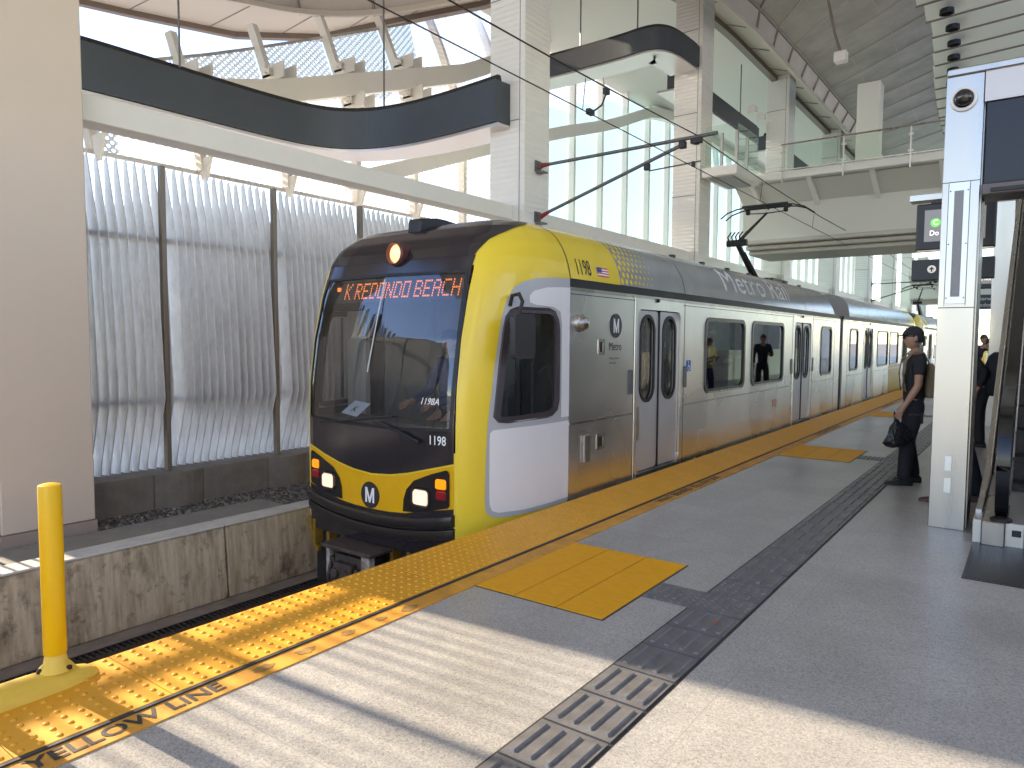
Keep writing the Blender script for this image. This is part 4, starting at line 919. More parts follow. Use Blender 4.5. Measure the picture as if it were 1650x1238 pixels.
def section(T, first=True):
    """one half of the articulated car, y 6 -> 17.95"""
    doors = (8.10, 14.72); wins = ((9.60, 11.22), (11.62, 13.36), (16.20, 17.12))
    for s in (1, -1):
        holes = [rrect(a, b_, .89, 1.89, .12) for a, b_ in wins]+[[(d-.665, -.0), (d+.665, -.0), (d+.665, 2.08), (d-.665, 2.08)] for d in doors]
        side_cut(6.0, 17.95, s, holes, 'side_panel', T)
        for a, b_ in wins: window(T, a, b_, s)
        for d in doors: door(T, d, s)
        X = XS if s > 0 else 2*XC-XS; lo, hi = min(X, X+s*.006), max(X, X+s*.006)
        b = MB()
        for a, c_ in ((6.02, 7.38), (8.82, 13.99), (15.44, 17.4)): b.box(lo, hi, a, c_, .745, .765)
        b.build('belt_rib', steel_p, T)
        b = MB(); b.box(lo, hi, 6.0, 17.9, 2.085, 2.12); b.build('rain_gutter', steel_p, T)
        b = MB(); l2, h2 = min(X, X+s*.002), max(X, X+s*.002)
        for y in (6.0, 7.40, 8.85, 13.97, 15.47, 17.42): b.box(l2, h2, y-.006, y+.006, -.3, 2.08)
        b.box(l2, h2, 6.0, 17.9, 2.05, 2.058)
        b.box(X-.02, X+.02, 17.42, 17.43, -.3, 2.1) if False else None
        b.build('panel_seam', seam_m, T)
        MB().box(min(X-s*.005, X-s*.10), max(X-s*.005, X-s*.10), 6.0, 17.9, 2.12, 2.205).build('roof_gap', blackm, T)
    MB().box(XC-1.28, XC+1.28, 6.0, 17.95, -.06, .03).build('floor', mat('train_floor', (.12, .12, .12), .6), T)
    MB().box(XC-1.28, XC+1.28, 6.0, 17.95, 2.10, 2.2).build('inner_ceiling', interior, T)
    MB().box(XC-1.28, XC+1.28, 17.90, 17.95, -.3, 2.2).build('end_wall', blackm, T)
    MB().box(XC-1.1, XC+1.1, 6.2, 17.8, -.95, -.34).build('underframe', darkm, T)
    for y in (9.9, 10.8, 11.9, 12.7, 16.4, 17.0):
        for x in (XC-.95, XC+.95):
            if x > XC and y in (11.9, 12.7): continue
            b = MB(); b.box(x-.25, x+.25, y-.2, y+.25, .35, .48); b.box(x-.25, x+.25, y+.20, y+.30, .45, 1.22); b.build('seat', seatm, T, bevel=.04)
    for y in (9.3, 11.4, 13.5): MB().tube([(XC+.55, y, .03), (XC+.55, y, 2.1)], .02, 8).build('grab_pole', steel_p, T)
    # shrouds
    shroud_piece(T, 6.0, 7.05, yel); shroud_piece(T, 7.052, 8.83, shroud); shroud_piece(T, 8.838, 14.86, shroud); shroud_piece(T, 14.868, 17.35, shroud, chamfer=.45)
    b = MB(); n = len(SP)
    for y in (6.0, 8.834, 14.864): b.add([shr(y-.008, u, .0025) for u in SL]+[shr(y+.008, u, .0025) for u in SL], [(i, i+1, n+i+1, n+i) for i in range(n-1)])
    b.build('shroud_seam', seam_m, T, fix=False)
    b = MB()
    for r in range(9):
        u = .045+r*.075
        for c in range(8):
            rad = .036*(1-c*.10); yy = 7.10+c*.105+(.05 if r % 2 else 0)
            P = circ(yy, u, rad, 12); b.add([shr(y, q, .003) for y, q in P], [tuple(range(12))])
    b.build('dot_pattern', yel, T, fix=False)
    for k in range(int((17.1-9)/1.1)):
        MB().box(-4.22, -4.16, 9.4+1.1*k, 9.5+1.1*k, 2.76, 2.80).build('roof_clip', darkm, T)
def articulation(T):
    b = MB()
    for i in range(9):
        y = 17.97+.033*i; w = 1.22 if i % 2 else 1.30; b.box(XC-w, XC+w, y, y+.033, -.25, 2.15)
    b.build('gangway_bellows', blackm, T)
    b = MB()
    for i in range(6): b.box(XC-.9, XC+.9, 17.5+.2*i, 17.6+.2*i, 2.2, 2.5)
    b.build('roof_hoses', darkm, T)

def side_lettering(T):
    mp = lambda d: (lambda u, v: (XS+d, u, v))
    text(MB(), '1198', .235, lambda u, v: shr(u, v, .004), .006, .66, .05, (6.28, .125)).build('number', inkm, T)
    fl = MB(); 
    for i in range(7): 
        z0 = .06+i*.0145; fl.k = 1 if i % 2 == 0 else 0; fl.add([shr(y, u, .004) for y, u in ((6.56, z0), (6.80, z0), (6.80, z0+.0145), (6.56, z0+.0145))], [(0, 1, 2, 3)])
    fl.k = 2; fl.add([shr(y, u, .006) for y, u in ((6.56, .105), (6.66, .105), (6.66, .162), (6.56, .162))], [(0, 1, 2, 3)])
    fl.build('flag_sticker', [whl, mat('flag_red', (.6, .05, .07), .5), mat('flag_blue', (.05, .06, .3), .5)], T, fix=False)
    text(MB(), 'Metro Rail', .58, lambda u, v: shr(u, v, .004), 0, 1.42, .05, (12.1, .31)).build('lettering', mat('pale_lettering', (.92, .92, .91), .4), T)
    lg = MB().slab(circ(6.96, 1.755, .132, 32), [], lambda u, v, w: (XS+.006-w, u, v), .004).build('logo_disc', mat('logo_dark', (.03, .027, .03), .3), T)
    bigM(MB(), .125, .155, mp(.008), (6.96, 1.755)).build('logo_letter', whl, lg)
    text(MB(), 'Metro', .125, mp(.003), 0, .9, None, (6.95, 1.525)).build('lettering', inkm, T)
    text(MB(), 'Welcome Aboard', .035, mp(.003), .002, .9, None, (6.93, 1.40), ).build('lettering', inkm, T)
    text(MB(), 'Bienvenidos', .035, mp(.003), .002, .9, None, (6.90, 1.35), ).build('lettering', inkm, T)
    # dome, hatches
    MB().lathe((XS, 6.21, 1.768), [(.088, 0), (.088, .02), (.07, .03), (.06, .07), (.03, .085), (0, .09)], 20, 0).build('camera_dome', steel_p, T, smooth=40)
    for (y0, y1, z0, z1) in ((6.57, 6.71, 1.44, 1.61), (6.56, 6.73, .43, .60)):
        MB().slab(rrect(y0, y1, z0, z1, .015), [rrect(y0+.03, y1-.03, z0+.03, z1-.03, .01)], lambda u, v, w: (XS+.008-w, u, v), .008).build('access_hatch', steel_p, T)
        MB().box(XS, XS+.003, y0+.03, y1-.04, z0+.03, z1-.03).build('hatch_recess', darkm, T)
    MB().box(XS, XS+.03, 6.27, 6.40, .33, .62).build('side_handle', steel_p, T, bevel=.01)
    ws = MB().slab(rrect(8.93, 9.07, 1.19, 1.335, .01), [], lambda u, v, w: (XS+.005-w, u, v), .004).build('wheelchair_sign', blue_s, T)
    b = MB(); b.add([(XS+.008, *p) for p in circ(8.985, 1.315, .012, 10)], [tuple(range(10))]); b.slab(circ(8.995, 1.235, .036, 18), [circ(8.995, 1.235, .024, 18)], lambda u, v, w: (XS+.008, u, v), 0)
    for P in (((8.978, 1.30), (8.992, 1.30), (8.992, 1.25), (8.978, 1.25)), ((8.985, 1.262), (9.03, 1.262), (9.03, 1.25), (8.985, 1.25)), ((9.02, 1.262), (9.032, 1.262), (9.05, 1.215), (9.038, 1.212))): b.add([(XS+.0085, *p) for p in P], [(0, 1, 2, 3)])
    b.build('wheelchair_symbol', whl, ws, fix=False)
    MB().box(XS, XS+.008, 12.80, 13.02, .44, .56).build('orange_sticker', mat('sticker_pink', (.7, .35, .25), .5), T)
def pantograph(T, y, d=1):
    b = MB(); b.box(XC-.55, XC+.55, y-.5, y+.6, 2.86, 2.92)
    for x in (-.5, .5):
        for q in (-.4, .5): b.lathe((XC+x, y+q, 2.78), [(.05, 0), (.07, .03), (.04, .05), (.05, .1)], 10)
    b.build('pantograph_base', darkm, T)
    e = (XC, y-1.15*d, 3.60)
    MB().tube([(XC, y+.15*d, 2.92), e], [.075, .05], 10).build('lower_arm', blackm, T)
    MB().tube([(XC+.12, y-.1*d, 2.95), (XC+.10, y-.95*d, 3.42)], .02, 6).build('control_rod', darkm, T)
    j = MB().tube([(XC-.2, e[1], e[2]), (XC+.2, e[1], e[2])], .07, 10)
    for q in range(5): j.tube([(XC-.16+.08*q, e[1], 3.6), (XC-.16+.08*q, e[1]-.10*d, 3.72), (XC-.12+.08*q, e[1]-.02*d, 3.82)], .016, 5)
    j.build('knuckle', blackm, T)
    MB().tube([e, (XC, y+.75*d, 4.48)], [.04, .025], 10).build('upper_arm', darkm, T)
    h = MB(); yy = y+.75*d
    for q in (-.16, .16):
        h.tube([(XC-1.0, yy+q, 4.42), (XC-.85, yy+q, 4.53), (XC-.62, yy+q, 4.60), (XC-.45, yy+q, 4.62), (XC+.45, yy+q, 4.62), (XC+.62, yy+q, 4.60), (XC+.85, yy+q, 4.53), (XC+1.0, yy+q, 4.42)], .016, 6)
        h.box(XC-.5, XC+.5, yy+q-.035, yy+q+.035, 4.625, 4.66)
    for x in (-.45, 0, .45): h.tube([(XC+x, yy-.16, 4.6), (XC+x, yy+.16, 4.6)], .02, 6); 
    for x in (-.42, .42):
        h.tube([(XC+x, yy, 4.6), (XC+x*.9, yy, 4.5), (XC, yy, 4.48)], .014, 6); h.lathe((XC+x, yy, 4.53), [(.05, -.04), (.06, 0), (.05, .04)], 10, 0)
    h.build('collector_head', blackm, T)

T = empty('light_rail_train', 'yellow, black and silver light rail train standing at the platform with lit orange destination sign', 'train')
cab(T); section(T); articulation(T); side_lettering(T); pantograph(T, 15.75)
MB().box(XS-.002, XS+.004, 24.9, 27.25, -.2, .86).build('yellow_panel', mat('olive_yellow', (.42, .27, .02), .35), T)
# second half: the same parts turned about the middle of the car (y = 18.1)
half = [o for o in bpy.data.objects if o.parent == T and o.name.split('.')[0] not in ('gangway_bellows', 'roof_hoses', 'route_card', 'yellow_panel', 'display_dots')]
TURN = Matrix.Translation((XC, 18.12, 0)) @ Matrix.Rotation(PI, 4, 'Z') @ Matrix.Translation((-XC, -18.12, 0))
for o in half:
    if o.name.split('.')[0] in ('pantograph_base', 'lower_arm', 'control_rod', 'knuckle', 'upper_arm', 'collector_head', 'number', 'flag_sticker', 'lettering', 'logo_disc', 'wheelchair_sign', 'orange_sticker', 'camera_dome'): continue
    c = copy_tree(o, T); c.matrix_basis = TURN @ o.matrix_basis
# far car of the next train
T2 = empty('light_rail_train', 'next light rail car coupled behind the first, far down the platform', 'train', loc=(0, 27.3, 0))
for o in [q for q in bpy.data.objects if q.parent == T]:
    if o.name.split('.')[0] in ('seat', 'roof_clip', 'grab_pole', 'display_dots', 'route_card', 'orange_sticker'): continue
    copy_tree(o, T2)

# ================================================================ PLATFORM FITTINGS
def dome_tile(w, l, nx, ny, m, name, label, r=.0125, h=.006, grp=None, th=.012, cat='tactile tile'):
    b = MB(); b.box(.002, w-.002, .002, l-.002, 0, th)
    for i in range(nx):
        for j in range(ny):
            cx, cy = (i+.5)*w/nx, (j+.5)*l/ny; base = len(b.v); n = 8
            for rr, hh in ((r, 0), (r*.85, h*.65), (r*.45, h)):
                for k in range(n): q = 2*PI*k/n; b.v.append((cx+rr*math.cos(q), cy+rr*math.sin(q), th+hh))
            for a in range(2):
                for k in range(n): b.f.append((base+a*n+k, base+a*n+(k+1) % n, base+a*n+n+(k+1) % n, base+a*n+n+k)); b.mi.append(0)
            b.f.append(tuple(base+2*n+k for k in range(n))); b.mi.append(0)
    o = b.build(name, m, smooth=50, bevel=0); tag(o, label, cat, grp); return o
t0 = dome_tile(.612, .6096, 9, 9, tact, 'tactile_edge_tile', 'yellow domed warning tile along the platform edge', r=.0135, h=.007, grp='yellow domed tiles along the platform edge')
t0.location = (-3.648, .966-.6096*8, .002)
for k in range(-7, 90):
    c = t0.copy(); COL.objects.link(c); c.location = (-3.648, .966+.6096*k, .002)
tag(MB().box(-3.034, -3.014, YB, YF, 0, .0135).build('edge_joint_strip', seam_m), 'narrow black joint strip between the domed tiles and the lettered yellow line', 'strip')
ys_ = tag(MB().box(-3.012, -2.872, YB, YF, 0, .006).build('yellow_line', tact2), 'worn yellow line with black stencilled WAIT BEHIND YELLOW LINE lettering', 'painted line')
for y in (.945, 7.26, 13.6, 19.9, 26.2):
    b = MB(); text(b, 'WAIT BEHIND YELLOW LINE', .118, lambda u, v: (-2.945-v, y+u, .0085), .022, 1.0)
    xs = [v[1] for v in b.v]; sc = 1.64/(max(xs)-min(xs)); b.v = [(v[0], y+(v[1]-y)*sc, v[2]) for v in b.v]
    b.build('stencil_lettering', inkm, ys_)
def smudge(x, y, r):
    rr = random.Random(int(y*100)); P = [(x+r*.7*math.cos(a*PI/7)*rr.uniform(.6, 1.1), y+r*math.sin(a*PI/7)*rr.uniform(.6, 1.2)) for a in range(14)]
    MB().add([(px, py, .0078) for px, py in P], [tuple(range(14))]).build('stencil_smudge', mat('worn_ink', (.22, .13, .05), .7, vcol=(.45, .23, .04), vs=25), ys_, fix=False)
for x, y, r in ((-2.94, 1.98, .06), (-2.94, 2.22, .06), (-2.94, 2.5, .05), (-2.94, 2.74, .04), (-2.93, 2.95, .06)): smudge(x, y, r)
# yellow boarding pads of twelve ribbed tiles
padl = {3.50: 'yellow ribbed boarding pad on the platform nearest the camera', 10.15: 'second yellow ribbed boarding pad, beside the middle of the first car', 16.8: 'third yellow ribbed boarding pad, far along the platform'}
for yb in (3.50, 10.15, 16.8):
    r_ = empty('boarding_pad', padl[yb], 'tactile pad', None, (-2.872, yb, 0))
    for i in range(3):
        for j in range(4):
            b = MB(); b.box(i*.312+.003, (i+1)*.312-.003, j*.3075+.003, (j+1)*.3075-.003, 0, .006)
            for q in range(16): x = i*.312+.014+q*.0190; b.box(x, x+.008, j*.3075+.01, (j+1)*.3075-.01, .006, .0085) if False else b.box(i*.312+.01, (i+1)*.312-.01, j*.3075+.014+q*.0182, j*.3075+.021+q*.0182, .006, .0080)
            b.build('pad_tile', panelm, r_)
    MB().box(-.004, .944, -.008, 1.236, 0, .0022).build('pad_border', seam_m, r_)
# grey guide path
def guide_tile(x, y, bars=True):
    b = MB(); w, l = .318, .302; b.box(.002, w-.002, .002, l-.002, 0, .006)
    if bars:
        for i in range(4):
            cx = .04+i*.0795; b.add([(cx-.014, .03, .006), (cx+.014, .03, .006), (cx+.014, l-.03, .006), (cx-.014, l-.03, .006), (cx-.009, .035, .0155), (cx+.009, .035, .0155), (cx+.009, l-.035, .0155), (cx-.009, l-.035, .0155)],
                                    [(4, 5, 6, 7), (0, 1, 5, 4), (1, 2, 6, 5), (2, 3, 7, 6), (3, 0, 4, 7)])
    return b.build('guide_tile', guide)
g0 = tag(guide_tile(0, 0), 'dark grey ribbed guide tile in the path along the platform', 'tactile tile', 'dark grey ribbed guide tiles along the platform')
g0.location = (-1.612, 3.98-.312*12, .002)
domes = (0, 1, 21, 22, 43, 44)
gd = dome_tile(.318, .302, 6, 6, guide, 'guide_dome_tile', 'dark grey domed tile where the guide path turns', r=.013, h=.006, grp='dark grey domed tiles at the path junctions', th=.006); gd.location = (-1.612, 3.98, .002)
for k in range(-11, 140):
    if k in domes:
        if k: c = gd.copy(); COL.objects.link(c); c.location = (-1.612, 3.98+.312*k, .002)
        continue
    c = g0.copy(); COL.objects.link(c); c.location = (-1.612, 3.98+.312*k, .002)
c = gd.copy(); COL.objects.link(c); c.location = (-1.925, 3.98, .002)
for y in (10.53, 17.4):
    c = gd.copy(); COL.objects.link(c); c.location = (-1.925, y, .002)
tag(MB().box(-1.626, -1.280, YB, 60, 0, .0012).build('guide_border', seam_m), 'thin black sealant border under the grey guide path', 'border')
b = MB(); text(b, '4', .075, lambda u, v: (-1.40+u*.9, 3.83+v, .0145), .012); tag(b.build('paint_mark', mat('red_paint', (.8, .09, .04), .6)), 'small orange-red painted mark on a grey guide tile', 'mark')

# delineators on their yellow kerb
kb = MB(); pts = [(-3.555, -2.0), (-3.555, 1.28), (-3.548, 1.40), (-3.535, 1.46)]; ws = [.085, .085, .06, .02]
K = [(-1.0, 0), (1.0, 0), (.92, .5), (.55, .92), (.2, 1.0), (-.2, 1.0), (-.55, .92), (-.92, .5)]; v = []
PTS = [(-2.0, .095, .07), (1.2, .095, .07), (1.30, .092, .066), (1.38, .078, .055), (1.44, .055, .04), (1.475, .025, .02)]
for y, w, h in PTS: v += [(-3.545+a*w, y, .014+c*h) for a, c in K]
kb.add(v, [(i*8+k, i*8+(k+1) % 8, i*8+8+(k+1) % 8, i*8+8+k) for i in range(5) for k in range(8)]+[tuple(range(8)), tuple(range(47, 39, -1))])
tag(kb.build('delineator_kerb', curb_m, smooth=35), 'low rounded yellow rubber kerb bolted along the platform edge', 'kerb')
def bollard(y, label):
    r_ = empty('delineator_post', label, 'bollard', None, (-3.56, y, .08))
    MB().lathe((0, 0, 0), [(.046, .075), (.0475, .08), (.0475, .84), (.045, .852), (.03, .858), (0, .86)], 28).build('post', boll_m, r_, smooth=40)
    MB().lathe((0, 0, 0), [(.075, 0), (.068, .012), (.05, .03), (.042, .075), (0, .076)], 24).build('base', curb_m, r_, smooth=50)
    for a in (30, 150, 270): 
        x, yy = .065*math.cos(R(a)), .065*math.sin(R(a)); MB().lathe((x, yy, .004), [(.014, 0), (.014, .012), (.008, .016), (0, .016)], 10).build('bolt', darkm, r_)
        MB().add([(x*.5, yy*.5, .06), (x*1.1, yy*1.1, .005), (x*.5+yy*.1, yy*.5-x*.1, .0)], [(0, 1, 2)]).build('gusset', curb_m, r_, fix=False)
bollard(1.31, 'tall round yellow delineator post, the whole one near the left edge'); bollard(.985, 'second yellow delineator post, cut by the left edge of the photo')
tag(MB().lathe((-3.545, 1.37, .068), [(.022, 0), (.022, .006), (.012, .008), (0, .008)], 14).build('kerb_bolt', curb_m), 'round yellow bolt head on the end of the kerb', 'bolt')

# steel pillars of the screens
def steel_pillar(y, label, cap=3.80, full=True):
    r_ = empty('steel_pillar', label, 'pillar', None, (0, y, 0))
    MB().box(-.702, -.436, .0, .11, 0, cap).build('front_panel', steel_p, r_, bevel=.004)
    MB().box(-.695, -.425, .112, .50, 0, cap).build('body', steel_p, r_, bevel=.004)
    b = MB(); b.box(-.704, -.434, -.002, .05, 1.885, 1.892); b.box(-.704, -.434, -.002, .05, 2.93, 2.936); b.build('panel_gap', seam_m, r_)
    MB().box(-.652, -.504, -.006, .0, 1.92, 2.93).build('speaker_panel', mat('steel_pale', (.62, .62, .64), .35, metal=.9), r_, bevel=.002)
    MB().box(-.612, -.545, -.009, -.006, 1.98, 2.86).build('speaker_grille', mat('grille_dark', (.34, .33, .33), .6, metal=.5, var=.4, vs=250), r_)
    b = MB(); b.box(-.656, -.653, -.004, 0, 1.9, 2.93); b.box(-.503, -.500, -.004, 0, 1.9, 2.93); b.build('panel_gap', seam_m, r_)
    for x in (-.640, -.516):
        for z in (1.97, 2.42, 2.86): MB().lathe((x, -.006, z), [(.006, 0), (.005, -.004), (0, -.004)], 8, 1).build('screw', darkm, r_)
    for z in (.31, .50): MB().box(-.600, -.545, -.004, .0, z, z+.13).build('cover_plate', mat('plate_pale', (.7, .69, .66), .4, metal=.8), r_, bevel=.002)
    return r_
steel_pillar(7.05, 'near brushed steel pillar with speaker grille and dome camera')
cm = empty('security_camera', 'dark domed security camera in a white ring at the top of the near steel pillar', 'camera', None, (-.575, 7.046, 3.60))
MB().lathe((0, 0, 0), [(.098, 0), (.095, -.022), (.078, -.030), (.070, -.022), (.07, 0)], 32, 1).build('ring', mat('ring_white', (.7, .68, .66), .35), cm, smooth=40)
MB().lathe((0, 0, .012), [(.070, -.01), (.068, -.035), (.055, -.058), (.035, -.073), (0, -.08)], 28, 1).build('dome', mat('dome_black', (.01, .008, .008), .05, spec=.8), cm, smooth=60)
MB().lathe((-.01, -.055, .02), [(.018, 0), (.014, -.012), (0, -.012)], 14, 1).build('lens', mat('lens_pink', (.4, .3, .3), .1), cm)
hp = empty('screen_cabinet', 'steel cabinet with a large dark blank screen beside the near steel pillar', 'cabinet', None, (0, 7.05, 0))
MB().box(-.43, 2.2, .0, .35, 3.56, 3.80).build('header', mat('header_pale', (.55, .50, .48), .4, metal=.5), hp)
MB().box(-.70, 2.2, -.02, .5, 3.80, 3.86).build('top_cap', steel_p, hp, bevel=.01)
MB().box(-.415, 2.2, .02, .3, 2.90, 3.555).build('screen', navy, hp, bevel=.005)
MB().box(-.425, 2.2, -.03, .35, 2.80, 2.895).build('ledge', mat('ledge_dark', (.12, .10, .10), .45, metal=.4), hp, bevel=.01)
MB().box(-.36, 2.2, -.055, -.03, 2.82, 2.85).build('ledge_rail', blackm, hp)
MB().box(.15, .33, .05, .4, .0, 2.8).build('leg', steel_p, hp)
# further steel pillars
for y, l in ((16.2, 'second steel pillar, behind the near one'), (25.4, 'third steel pillar far down the platform')):
    r_ = empty('steel_pillar', l, 'pillar', None, (0, y, 0)); MB().box(-.745, -.43, 0, .4, 0, 4.22).build('body', steel_p, r_, bevel=.006); MB().box(-.76, -.415, -.015, .415, 4.221, 4.31).build('cap', cream, r_)
# hanging information screens and signs
def info_screen(y, z0, label, txts):
    r_ = empty('information_screen', label, 'screen', None, (0, y, 0))
    MB().box(-1.13, -.40, 0, .14, z0, z0+.50).build('case', mat('case_black', (.02, .018, .02), .4), r_, bevel=.012)
    MB().box(-1.05, -.49, -.004, 0, z0+.09, z0+.43).build('display', scr, r_)
    MB().box(-1.0, -.5, .02, .12, z0+.5, z0+.52).build('hood', mat('case_black', (.02, .018, .02), .4), r_)
    MB().slab(circ(-.945, z0+.29, .048, 24), [], lambda u, v, w: (u, -.0065, v), 0).build('line_roundel', greenl, r_)
    text(MB(), 'C', .075, lambda u, v: (-.945+u, -.009, z0+.29+v), .004).build('roundel_letter', lettm, r_)
    text(MB(), 'Do Not Board', .078, lambda u, v: (-1.0+u, -.0065, z0+.178+v), .004, .9, align='LEFT').build('display_text', lettm, r_)
    text(MB(), '1 min', .03, lambda u, v: (-.535+u, -.0065, z0+.40+v), .002, align='RIGHT').build('display_text', lettm, r_)
    return r_
info_screen(9.0, 2.60, 'black screen reading Do Not Board with a green C roundel, behind the near pillar', 0)
info_screen(16.6, 2.66-.02, 'smaller far black information screen reading Do Not Board, left of the second steel pillar', 0)
tag(MB().box(-1.17, -.42, 9.10, 9.16, 2.545, 2.585).build('light_bar', mat('lightbar', (.9, .9, .9), .5, emit=(1, 1, 1), es=.6)), 'thin white light bar between the near screen and the arrow sign', 'light')
sg = empty('direction_sign', 'black hanging sign with an up arrow in a grey circle', 'sign', None, (0, 9.1, 0))
MB().box(-1.17, -.40, 0, .12, 2.28, 2.51).build('panel', mat('sign_black', (.012, .012, .016), .4), sg, bevel=.006)
MB().slab(circ(-.975, 2.40, .042, 24), [], lambda u, v, w: (u, -.003, v), 0).build('arrow_disc', mat('sign_grey', (.5, .5, .5), .5, emit=(.5, .5, .5), es=.15), sg)
b = MB().box(-.981, -.969, -.006, -.004, 2.37, 2.42); b.add([(-1.0, -.006, 2.40), (-.99, -.006, 2.392), (-.975, -.006, 2.408), (-.96, -.006, 2.392), (-.95, -.006, 2.40), (-.975, -.006, 2.426)], [(0, 1, 2, 5), (2, 3, 4, 5)]); b.build('arrow', blackm, sg, fix=False)
s2 = empty('destination_sign', 'far black sign reading Norwalk and Redondo below the far screen', 'sign', None, (0, 16.6, 0))
MB().box(-1.13, -.40, 0, .1, 2.24, 2.52).build('panel', mat('sign_teal', (.02, .035, .04), .4), s2)
text(MB(), 'Norwalk', .10, lambda u, v: (-1.0+u, -.004, 2.44+v), .004, align='LEFT').build('sign_text', whl, s2); text(MB(), 'Redondo', .10, lambda u, v: (-1.0+u, -.004, 2.32+v), .004, align='LEFT').build('sign_text', whl, s2)
b = MB().box(-1.2, 1.5, 8.98, 9.2, 3.14, 3.2); b.box(.9, 1.1, 8.98, 9.2, 0, 3.2); tag(b.build('sign_gantry', steel_p), 'steel gantry carrying the near information screen and arrow sign', 'gantry')

# escalator
es = empty('escalator', 'steel escalator with black handrail rising away at the right edge', 'escalator', None, (0, 7.0, 0))
P = [(-.02, 0), (-.02, .22), (.35, .24), (1.2, .40), (14, 7.8), (14, 6.4), (2.4, 0)]
MB().slab(P, [], lambda u, v, w: (-.36+w, u, v), .05).build('side_cladding', steel_p, es, bevel=.004)
P2 = [(-.30, 0), (-.30, .19), (0, .2), (1.4, .30), (14, 7.6), (14, 6.9), (1.5, .02)]
MB().slab(P2, [], lambda u, v, w: (-.30+w, u-.05, v), .16).build('skirt_base', steel_p, es, bevel=.01)
MB().box(-.12, .9, -.36, -.30, 0, .19).build('comb_front', steel_p, es) if False else None
MB().slab([(-.30, 0), (-.30, .19), (1.2, .19), (1.2, 0)], [], lambda u, v, w: (-.36+w, u, v), .34).build('newel_base', mat('newel_steel', (.6, .58, .56), .35, metal=.8), es, bevel=.006)
MB().box(-.10, -.04, -.308, -.302, .09, .14).build('sensor', blackm, es)
G_ = [(.1, .25), (-.18, .45), (-.22, .75), (-.1, 1.0), (.2, 1.10), (.9, 1.2), (14, 8.7), (14, 7.9), (1.0, .45)]
MB().slab(G_, [], lambda u, v, w: (-.165+w, u, v), .02).build('balustrade_glass', mat('dark_balustrade', (.06, .06, .065), .12, metal=.5), es)
h = chaikin([(.3, .20), (-.20, .22), (-.30, .40), (-.32, .75), (-.20, 1.02), (.15, 1.12), (.9, 1.26), (14, 8.85)], 3)
MB().sweep([(-.175, y, z) for y, z in h], [(-.045, -.02), (.045, -.02), (.045, .02), (-.045, .02)]).build('handrail', mat('handrail_black', (.008, .008, .009), .22), es, smooth=30)
MB().sweep([(-.175, y, z) for y, z in h[26:]], [(-.025, -.035), (.025, -.035), (.025, -.018), (-.025, -.018)]).build('handrail_guide', steel_p, es)
MB().lathe((-.175, -.25, .19), [(.075, 0), (.075, .02), (.05, .03), (0, .03)], 20).build('handrail_boot', blackm, es)
for i in range(14):
    MB().box(-.14, .9, .8+.4*i, 1.2+.4*i, 0, .02+.22*i).build('step', darkm, es)
fp = MB().box(-.35, 1.2, 5.62, 7.0, 0, .006)
for i in range(60): x = -.33+i*.025; fp.box(x, x+.01, 5.66, 6.9, .006, .0085)
tag(fp.build('comb_plate', mat('plate_dark', (.055, .05, .05), .4, metal=.6, var=.2, vs=5)), 'dark ribbed metal floor plate in front of the escalator', 'plate')
tag(MB().box(2.6, 2.9, 9, 40, 0, 1.2).build('platform_wall', white), 'low white wall beyond the escalator', 'wall')
# ================================================================ PEOPLE
def skinmesh(name, V, E, Rr, m, parent, root=0, sub=2, extra=None, mats=None):
    me = bpy.data.meshes.new('tmp'); me.from_pydata(V, E, []); o = bpy.data.objects.new('tmp', me); COL.objects.link(o)
    sk = o.modifiers.new('s', 'SKIN'); sk.use_smooth_shade = True
    lay = me.skin_vertices[0].data
    for i, r in enumerate(Rr):
        lay[i].radius = r if isinstance(r, (tuple, list)) else (r, r); lay[i].use_root = (i == root)
    sb = o.modifiers.new('d', 'SUBSURF'); sb.levels = sub; sb.render_levels = sub
    dg = bpy.context.evaluated_depsgraph_get(); ev = o.evaluated_get(dg); me2 = bpy.data.meshes.new_from_object(ev); bpy.data.objects.remove(o)
    bm = bmesh.new(); bm.from_mesh(me2)
    if extra:
        for e in extra: 
            t = bpy.data.meshes.new('e'); t.from_pydata(e.v, [], e.f); bm.from_mesh(t); bpy.data.meshes.remove(t)
    bmesh.ops.recalc_face_normals(bm, faces=bm.faces); bm.to_mesh(me2); bm.free()
    for p in me2.polygons: p.use_smooth = True
    me2.materials.clear(); me2.materials.append(m); me2.name = name
    q = bpy.data.objects.new(name, me2); COL.objects.link(q); q.parent = parent; return q
